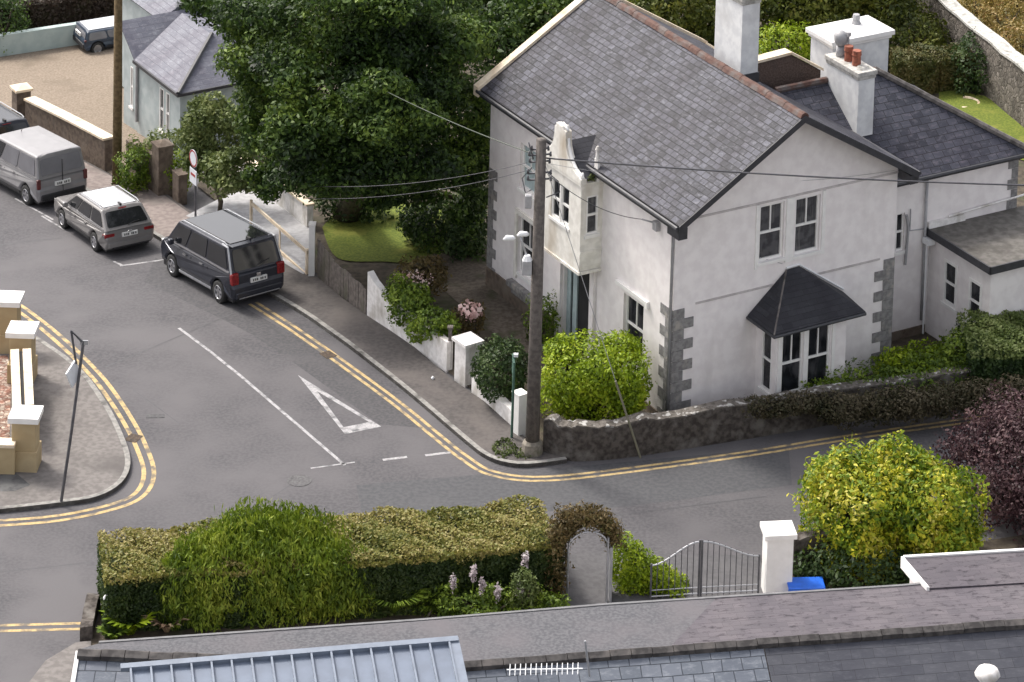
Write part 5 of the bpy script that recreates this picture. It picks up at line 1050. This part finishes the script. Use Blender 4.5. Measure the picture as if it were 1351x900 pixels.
# hedge in the rear garden
def hedge(name, label, pts, w, h, ma, n, size, seed, cat='hedge', hh=None, side=1, e=7, bump=.04, step=.6, dz=0, sidem=None):
    """clipped hedge following ground points: overlapping box blobs and a solid twig core"""
    pts = [Vector((p[0], p[1])) for p in pts]; c0 = pts[0]; t = thing(name, label, cat, (c0.x, c0.y, zg(*c0)))
    cl = offset(pts, side*w/2); bl = []; core = B()
    for i in range(len(cl)-1):
        a, c = cl[i], cl[i+1]; L_ = (c-a).length; an = atan2(c.y-a.y, c.x-a.x); z = zg(*((a+c)/2))+dz
        M_ = Matrix.Translation(((a.x+c.x)/2, (a.y+c.y)/2, z)) @ Matrix.Rotation(an, 4, 'Z'); core.box(-L_/2-.02+(.2 if i == 0 else 0), L_/2+.02, -w/2+.2, w/2-.2, 0, h-.2, M_)
        bl.append((M_, L_, z))
    core.build('twigs', sidem or ma, t, world=True)
    g = np.random.default_rng(seed); Q = []; PK = []
    for M_, L_, z in bl:
        k = int(n*L_/sum(x[1] for x in bl)); A = np.array([L_*h*1.5, L_*h*.5, L_*w*1.2, w*h*(1. if M_ is bl[0][0] else .1), w*h*(1. if M_ is bl[-1][0] else .1)]); pk = g.choice(5, size=k, p=A/A.sum()); uu = g.random(k)-.5; vv = g.random(k); de = np.abs(g.normal(size=k))*.09-.04
        x = uu*L_*1.04; y = np.where(pk == 0, -w/2+de, np.where(pk == 1, w/2-de, (vv-.5)*w)); zz = np.where(pk < 2, vv*h, np.where(pk == 2, h-de, vv*h))
        x = np.where(pk == 3, -L_/2+de, np.where(pk == 4, L_/2-de, x)); y = np.where(pk >= 3, (g.random(k)-.5)*w, y)
        gx = M_.translation.x+x; wob = .07*np.sin(gx*1.7+seed)+.05*np.sin(gx*4.1+y*4)+.03*np.sin(gx*9+y*7); zz = zz+np.where(pk == 2, wob, 0); y = y+np.where(pk < 2, wob*np.where(pk == 0, -1, 1), 0)
        nn = np.zeros((k, 3)); nn[pk == 0, 1] = -1; nn[pk == 1, 1] = 1; nn[pk == 2, 2] = 1; nn[pk == 3, 0] = -1; nn[pk == 4, 0] = 1; nn += g.normal(size=(k, 3))*.6
        R3 = np.array(M_.to_3x3()); p_ = np.column_stack([x, y, zz]) @ R3.T+np.array(M_.translation); nn = nn @ R3.T; Q.append((p_, nn)); PK.append(pk)
    p_ = np.concatenate([q[0] for q in Q]); nn = np.concatenate([q[1] for q in Q]); nn /= np.linalg.norm(nn, axis=1)[:, None]; k = len(p_)
    tt = np.cross(nn, g.normal(size=(k, 3))); tt /= np.linalg.norm(tt, axis=1)[:, None]; ww = np.cross(nn, tt); s_ = size*(.6+.8*g.random(k))[:, None]
    q = np.stack([p_-tt*s_*.5, p_+ww*s_*.28, p_+tt*s_*.5, p_-ww*s_*.28], 1)-np.array(t.location); N = k
    me = bpy.data.meshes.new('foliage'); me.vertices.add(4*N); me.vertices.foreach_set('co', q.reshape(-1).astype(np.float32)); me.loops.add(4*N); me.loops.foreach_set('vertex_index', np.arange(4*N, dtype=np.int32))
    me.polygons.add(N); me.polygons.foreach_set('loop_start', np.arange(0, 4*N, 4, dtype=np.int32)); me.polygons.foreach_set('loop_total', np.full(N, 4, np.int32)); me.update(); me.materials.append(ma)
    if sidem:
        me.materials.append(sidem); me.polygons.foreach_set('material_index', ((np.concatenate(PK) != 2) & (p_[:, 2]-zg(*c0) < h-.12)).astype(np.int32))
    o = bpy.data.objects.new('foliage', me); S.collection.objects.link(o); o.parent = t; return t
hedge('hedge', 'brownish clipped hedge across the rear garden below the old stone wall', smooth_path(PP([(1180, 128), (1240, 125), (1300, 116)]), 2), 1.3, 1.3, leafmat('rear_hedge_leaf', [(.04, .06, .012), (.10, .10, .03), (.17, .13, .05)]), 9000, .11, 31)
sh('dark shrub in front of the brownish rear hedge', 1285, 85, .9, (.8, 1.2, 1.0), L_dk, 3500, .12, seed=22, bump=.2)
sh('round pale shrub beside the small rear pond', 1262, 92, .6, (.5, .5, .5), L_br, 900, .1, seed=23)
p = P(1270, 138); t = thing('pond_edge', 'curved pale stone edging on the rear lawn', 'edging', p); b = B(); b.tube([p+Vector((.55*cos(a), .5*sin(a), .05)) for a in [-.3+k*.35 for k in range(-4, 6)]], .07, 6); b.build('stones', cream, t, world=True)
# old tall garden wall, top right
q = PP([(1205, 42), (1236, 72), (1290, 120), (1351, 172), (1430, 235)], 0)
path_wall('garden_wall', 'tall old rubble wall with pale coping climbing to the top right edge', 'wall', smooth_path(q, 4), 2.0, .45, rubble_t, jag=.04, cap=(.08, .06), capm=capw, side=1)
sheet('field', PP([(1245, 30), (1351, 130), (1600, 300), (1800, 0), (1400, -300), (1200, -100)]), .09, layered('rough_pasture', (.09, .09, .03), (.15, .13, .05), (.13, .10, .04), 6, .6, .95, .5))
for i, (px, py, r_) in enumerate(((1290, 10, 1.0), (1330, 30, 1.0), (1312, -12, 1.1), (1350, 62, .9), (1345, -5, 1.1))):
    sh('%s rust and yellow scrub bush beyond the tall rubble wall' % ('leftmost', 'middle', 'uppermost', 'lowest', 'rightmost')[i], px, py, .6, (r_*1.1, r_*1.2, .8), L_rus, 2600, .12, seed=40+i, bump=.25, group='scrub beyond the tall wall', name='bush')
for i, (px, py) in enumerate(((1215, 25), (1180, 10))): sh('%s grey stemmed scrub at the foot of the tall rubble wall' % ('right-hand', 'left-hand')[i], px, py, .8, (1.0, 1.3, .9), L_tree2, 2200, .12, seed=46+i, bump=.3, name='bush')
# corner garden
sh('big rounded bright lime green bush behind the stone wall at the corner', 784, 500, 1.35, (1.42, 1.15, 1.02), L_br, 18000, .11, e=4.2, seed=50, bump=.07, shell=.35, blobs=[(-.9, .3, .65, .5, .5, .4), (.7, .4, .7, .6, .5, .4), (.1, -.6, .3, .7, .6, .6), (.9, -.5, -.2, .55, .6, .6), (-.6, -.7, -.1, .6, .5, .6)])
sh('dark blue-green bush behind the low white wall', 662, 487, .95, (.72, 1.05, .72), L_dk, 5500, .1, e=2.6, seed=51, bump=.12)
sh('green leafy bush top between pole and doorway', 715, 425, .7, (.5, .5, .8), L_grn, 1500, .1, seed=52, bump=.2)
sh('climbing rose spilling over the curved white wall', 540, 402, 1.05, (.62, .7, .5), L_grn, 7000, .11, blobs=[(.75, -1.0, -.05, .6, .55, .4), (-.35, .6, .15, .4, .5, .45), (1.1, -1.2, -.0, .4, .4, .35), (.3, -.9, -.35, .35, .3, .35), (.1, .1, .2, .5, .5, .35)], seed=53, bump=.2)
p = P(545, 372, 1.35)
rt = sh('reddish bush with dull pink flowers behind the climbing rose', 556, 365, .9, (.75, .65, .6), L_brn, 3000, .1, blobs=[(.3, .3, .1, .4, .4, .4)], seed=54, bump=.2)
foliage('blooms', F_pink, [(p.x, p.y, p.z, .6, .5, .3)], 160, .1, rt, 55)
rt = sh('small rose bush with pale pink blooms behind the white square pier', 620, 420, .8, (.45, .45, .5), L_brn, 1200, .1, seed=56)
p = P(620, 410, 1.15); foliage('blooms', F_pink, [(p.x, p.y, p.z, .34, .34, .26)], 130, .13, rt, 57, asp=.9)
sh('rounded dark shrub beside the lit lawn', 575, 300, .7, (1.0, .9, .75), L_tree, 5000, .12, seed=58, bump=.2, blobs=[(-.6, .5, 0, .6, .6, .5)])
sh('low dark shrub under the tree by the left lawn edge', 470, 262, .7, (1.2, .8, .7), L_dk, 3000, .13, seed=59, bump=.2)
sh('dark undergrowth against the left end of the white house', 615, 300, .8, (.7, 1.2, 1.0), L_dk, 4000, .13, seed=60, bump=.2)
o = foliage('weeds', L_hd2, [(*P(665, 592, .11)[:2], .15, .35, .5, .06), (*P(690, 600, .11)[:2], .15, .3, .25, .06)], 500, .09, None, 61); tag(o, 'dry weeds at the foot of the green post', 'weeds', kind='stuff')
# garden right of the house, behind the stone wall
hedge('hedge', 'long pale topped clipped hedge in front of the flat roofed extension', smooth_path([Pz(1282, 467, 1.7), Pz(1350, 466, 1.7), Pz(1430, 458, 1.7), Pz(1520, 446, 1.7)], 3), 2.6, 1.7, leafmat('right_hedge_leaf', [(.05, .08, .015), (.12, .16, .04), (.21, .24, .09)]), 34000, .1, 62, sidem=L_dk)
sh('bright low ground cover below the bay window behind the stone wall', 1165, 510, .6, (1.7, .6, .55), L_grn, 13000, .1, seed=63, e=3, bump=.15, blobs=[(1.6, .7, .1, 1.4, .7, .55), (-1.4, -.55, .0, 1.1, .35, .45), (2.8, .9, .1, 1.2, .7, .6)])
sh('leafy shrub at the right corner of the white house', 1215, 488, .6, (1.3, .9, .6), L_br, 6000, .11, seed=64, bump=.2)
sh('dark leafy shrub against the left end of the pale topped hedge', 1272, 478, .8, (.9, .9, .8), L_grn, 5000, .11, seed=164, bump=.2)
o = foliage('wall_creeper', L_scr, [(*(P(px, py, .85)[:3]), .9, .35, .3) for px, py in ((1010, 537), (1060, 532))]+[(*(P(px, py, .75)[:3]), .8, .42, .5) for px, py in ((1110, 540), (1160, 536), (1200, 533), (1245, 528), (1290, 524), (1340, 520))], 22000, .085, None, 65, shell=.6); tag(o, 'brownish creeper and moss along the top of the rubble wall', 'creeper', kind='stuff')
# big shrubs this side of the road
sh('large yellow-green variegated shrub right of the white gate pier', 1130, 672, 1.35, (1.4, 1.45, 1.4), L_yel, 36000, .13, e=2.3, seed=66, bump=.16, shell=.45, blobs=[(1.9, .1, -.05, 1.35, 1.4, 1.3), (1.0, .9, .6, 1.1, .9, .8), (.1, -.9, -.7, .85, .6, .8), (2.3, -.6, -.5, .8, .8, .8), (-.5, .4, .6, .8, .8, .6)])
sh('dark purple leaved shrub at the right edge', 1362, 615, 1.3, (1.5, 1.6, 1.4), L_pur, 26000, .1, seed=67, bump=.25, shell=.6, blobs=[(-1.0, 1.0, .2, 1.1, 1.0, .8), (-.3, 1.5, .5, 1.0, .9, .8), (-.9, -.6, -.5, .9, 1.0, .8), (1.6, 0, 0, 1.3, 1.3, 1.3), (.5, -1.6, -.4, 1.3, 1.0, .9), (-1.7, 1.3, -.3, .7, .7, .5)])
sh('dark undergrowth below the variegated shrub', 1130, 752, .4, (1.6, .7, .6), L_dk, 4000, .12, seed=68, bump=.2)
# the long hedge
hp = [Vector((p.x, p.y)) for p in (Pz(139, 762, 1.55), Pz(300, 752, 1.5), Pz(480, 741, 1.5), Pz(640, 728, 1.5), Pz(742, 716, 1.5))]
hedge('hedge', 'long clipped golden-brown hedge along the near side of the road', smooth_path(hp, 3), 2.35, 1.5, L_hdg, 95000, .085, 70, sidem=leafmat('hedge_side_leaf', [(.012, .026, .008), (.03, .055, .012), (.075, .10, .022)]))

at = [Mid+Z_*(1.5)-dn*(r+.12)*cos(a)+Z_*.55*sin(a)+Vector((0, .25, 0)) for a in [pi*k/8 for k in range(9)]]
t = thing('climbing_plant', 'brown climber grown over the garden arch at the hedge end', 'climber', (aL.x, aL.y+.25, 0))
foliage('foliage', L_brn, [(*(q+Z_*.12), .3, .35, .26) for q in at[1:]]+[(at[2].x-.1, at[2].y, at[2].z+.3, .4, .35, .3), (at[4].x-.1, at[4].y, at[4].z+.22, .42, .35, .26)]+[(aL.x-.28, aL.y+.3, z, .3, .4, .35) for z in (.4, .9, 1.4, 1.8)], 9000, .085, t, 71, shell=.7, bump=.25)
stems(t, (aL.x-.2, aL.y+.25, 0), [at[0], at[1], at[2]], .03)
ba = P(872, 790, 0); t = thing('hedge_stub', 'sloping bright green hedge stub between the arch and the iron gates', 'hedge', ba)
foliage('foliage', L_br, [(ba.x-.95+.27*k, ba.y+.35, (1.45-.22*k)/2, .28, .45, (1.5-.22*k)/2, 3.) for k in range(6)], 6500, .09, t, 72, shell=.4, bump=.06); stems(t, (ba.x-.3, ba.y+.3, 0), [(ba.x-.9+.3*k, ba.y+.3, 1.1-.2*k) for k in range(4)])
p = P(357, 800, .0)
t = thing('shrub', 'large feathery olive green weeping shrub in front of the hedge', 'shrub', (p.x, p.y, 0))
foliage('foliage', L_ol, [(p.x, p.y-.1, 1.25, 1.9, 1.15, 1.15, 2.4), (p.x-1.1, p.y-.45, 1.0, .9, .5, .8), (p.x+1.0, p.y-.45, 1.0, .9, .5, .8), (p.x, p.y-.7, 1.0, .9, .5, .85), (p.x-1.3, p.y-.6, .95, 1.2, .9, .95), (p.x+1.35, p.y-.1, .9, 1.15, .9, .9), (p.x-.2, p.y+.5, 1.7, 1.2, .8, .65), (p.x+.6, p.y+.4, 1.6, .9, .7, .6), (p.x-.2, p.y-.7, .6, 1.9, .6, .7), (p.x-1.6, p.y-.9, .6, .9, .7, .7), (p.x-2.1, p.y-.9, .8, .7, .7, .85), (p.x-1.9, p.y-.8, 1.2, .8, .7, .6), (p.x-1.3, p.y-.35, 1.5, 1.1, .7, .55), (p.x+1.2, p.y-.35, 1.35, .9, .6, .5), (p.x+1.7, p.y-.3, .6, .9, .7, .7)], 76000, .14, t, 73, asp=.26, bump=.16, shell=.5, droop=.55); stems(t, (p.x, p.y, 0), [(p.x+dx, p.y, 1.4) for dx in (-1.2, -.5, .2, .9, 1.5)], .05)
# bed plants: strap leaves
def strap(label, px, py, n, L_, ma, seed, w=.05, cat='plant', name='strap_leaf_plant', spread=.8):
    p = P(px, py); g = random.Random(seed); t = thing(name, label, cat, p); b = B(); b.nofix = True
    for k in range(n):
        a = g.uniform(0, 2*pi); l_ = L_*g.uniform(.7, 1.1); dx, dy = cos(a)*spread, sin(a)*spread; ww = Vector((-dy, dx, 0)).normalized()*w
        pts = [Vector((dx*l_*u_*.7, dy*l_*u_*.7, l_*(u_-.55*u_*u_))) for u_ in (0, .35, .7, 1)]
        for i, (q0, q1) in enumerate(zip(pts, pts[1:])): f0, f1 = (1, 1, .7)[i], (1, .7, .05)[i]; b.face([q0-ww*f0, q0+ww*f0, q1+ww*f1, q1-ww*f1])
    b.build('leaves', ma, t); return t
strap('tuft of long green strap leaves right of the weeping shrub', 520, 812, 220, 1.6, L_grn, 1, .03); strap('second grassy tuft nearer the hedge', 555, 800, 150, 1.4, L_grn, 2, .028)
strap('broad leaved pale green palm-like plant at the hedge end', 172, 838, 46, 1.25, L_br, 3, .10); strap('smaller broad leaved plant at the path corner', 150, 846, 34, .9, L_grn, 4, .08)
strap('pinkish brown strap leaved plant left of the weeping shrub', 220, 836, 40, 1.1, leafmat('pinkish_leaf', [(.16, .09, .06), (.34, .24, .16), (.4, .36, .2)]), 5, .05)
sh('low mixed green planting under the hedge', 640, 800, .35, (1.7, .5, .38), L_grn, 8000, .09, seed=75, bump=.4, blobs=[(-.9, 0, .15, .25, .25, .4), (.1, 0, .15, .25, .25, .4)]); sh('grey-green tall herbaceous plant below the hedge', 690, 785, .65, (.35, .3, .65), L_sap, 1500, .09, seed=76, bump=.2)
sh('greenery at the foot of the arch', 725, 802, .3, (.5, .3, .35), L_grn, 1200, .08, seed=77)
for i, (px, py, h_) in enumerate(((596, 822, 1.25), (622, 820, 1.5), (634, 822, 1.15), (655, 822, .95), (684, 820, .95), (690, 806, 1.6))):
    p = P(px, py); t = thing('flower_spike', ['leftmost pale lilac flower spike under the hedge', 'tallest lilac flower spike near the strap leaves', 'third lilac flower spike from the left', 'short white flower spike in the bed centre', 'short white flower spike below the tall grey plant', 'tall silvery spike against the dark hedge'][i], 'flower', p, 0, 'flower spikes in the bed')
    b = B(); b.tube([(0, 0, 0), (.02, 0, h_)], .012, 5); b.build('stem', L_grn, t); foliage('petals', F_lil, [(p.x+.02, p.y-.05, p.z+h_*.86, .09, .09, .24)], 130, .085, t, 80+i, shell=.9)
b = B(); p, q = P(560, 820, .0), P(592, 770, .5); t = thing('garden_stake', 'bare leaning pale stick in the flower bed', 'stick', p); b.tube([p, q], .025, 5); b.build('stick', fence, t, world=True)
# yard creeper and roadside greens
sh('creeper over the rubble wall right of the brown pole', 180, 222, .8, (.55, .7, .75), L_grn, 3500, .1, seed=90, bump=.3); sh('pale flowering bush over the stone pier', 215, 190, 1.4, (.6, .6, .4), L_sap, 1400, .1, seed=91, bump=.25)
sh('small yellow-green bush behind the round sign', 240, 225, .8, (.45, .5, .6), L_br, 1500, .09, seed=92, bump=.3)
sh('dark bush at the upper left edge beside the green wall', 5, 30, 1.0, (.9, 1.0, 1.1), L_tree, 3000, .13, seed=93, bump=.2)
hedge('hedge', 'dark hedge behind the pale green yard wall', smooth_path(PP([(-40, 60), (40, 52), (120, 40), (160, 32)]), 2), 2.2, 1.5, leafmat('brown_hedge_leaf', [(.03, .022, .015), (.06, .04, .03), (.05, .05, .02)]), 7000, .13, 94)
sh('sunlit yellow-green bush beyond the dark yard hedge', 50, 8, .6, (2.0, 1.2, .6), L_br, 3500, .13, seed=95, bump=.2)
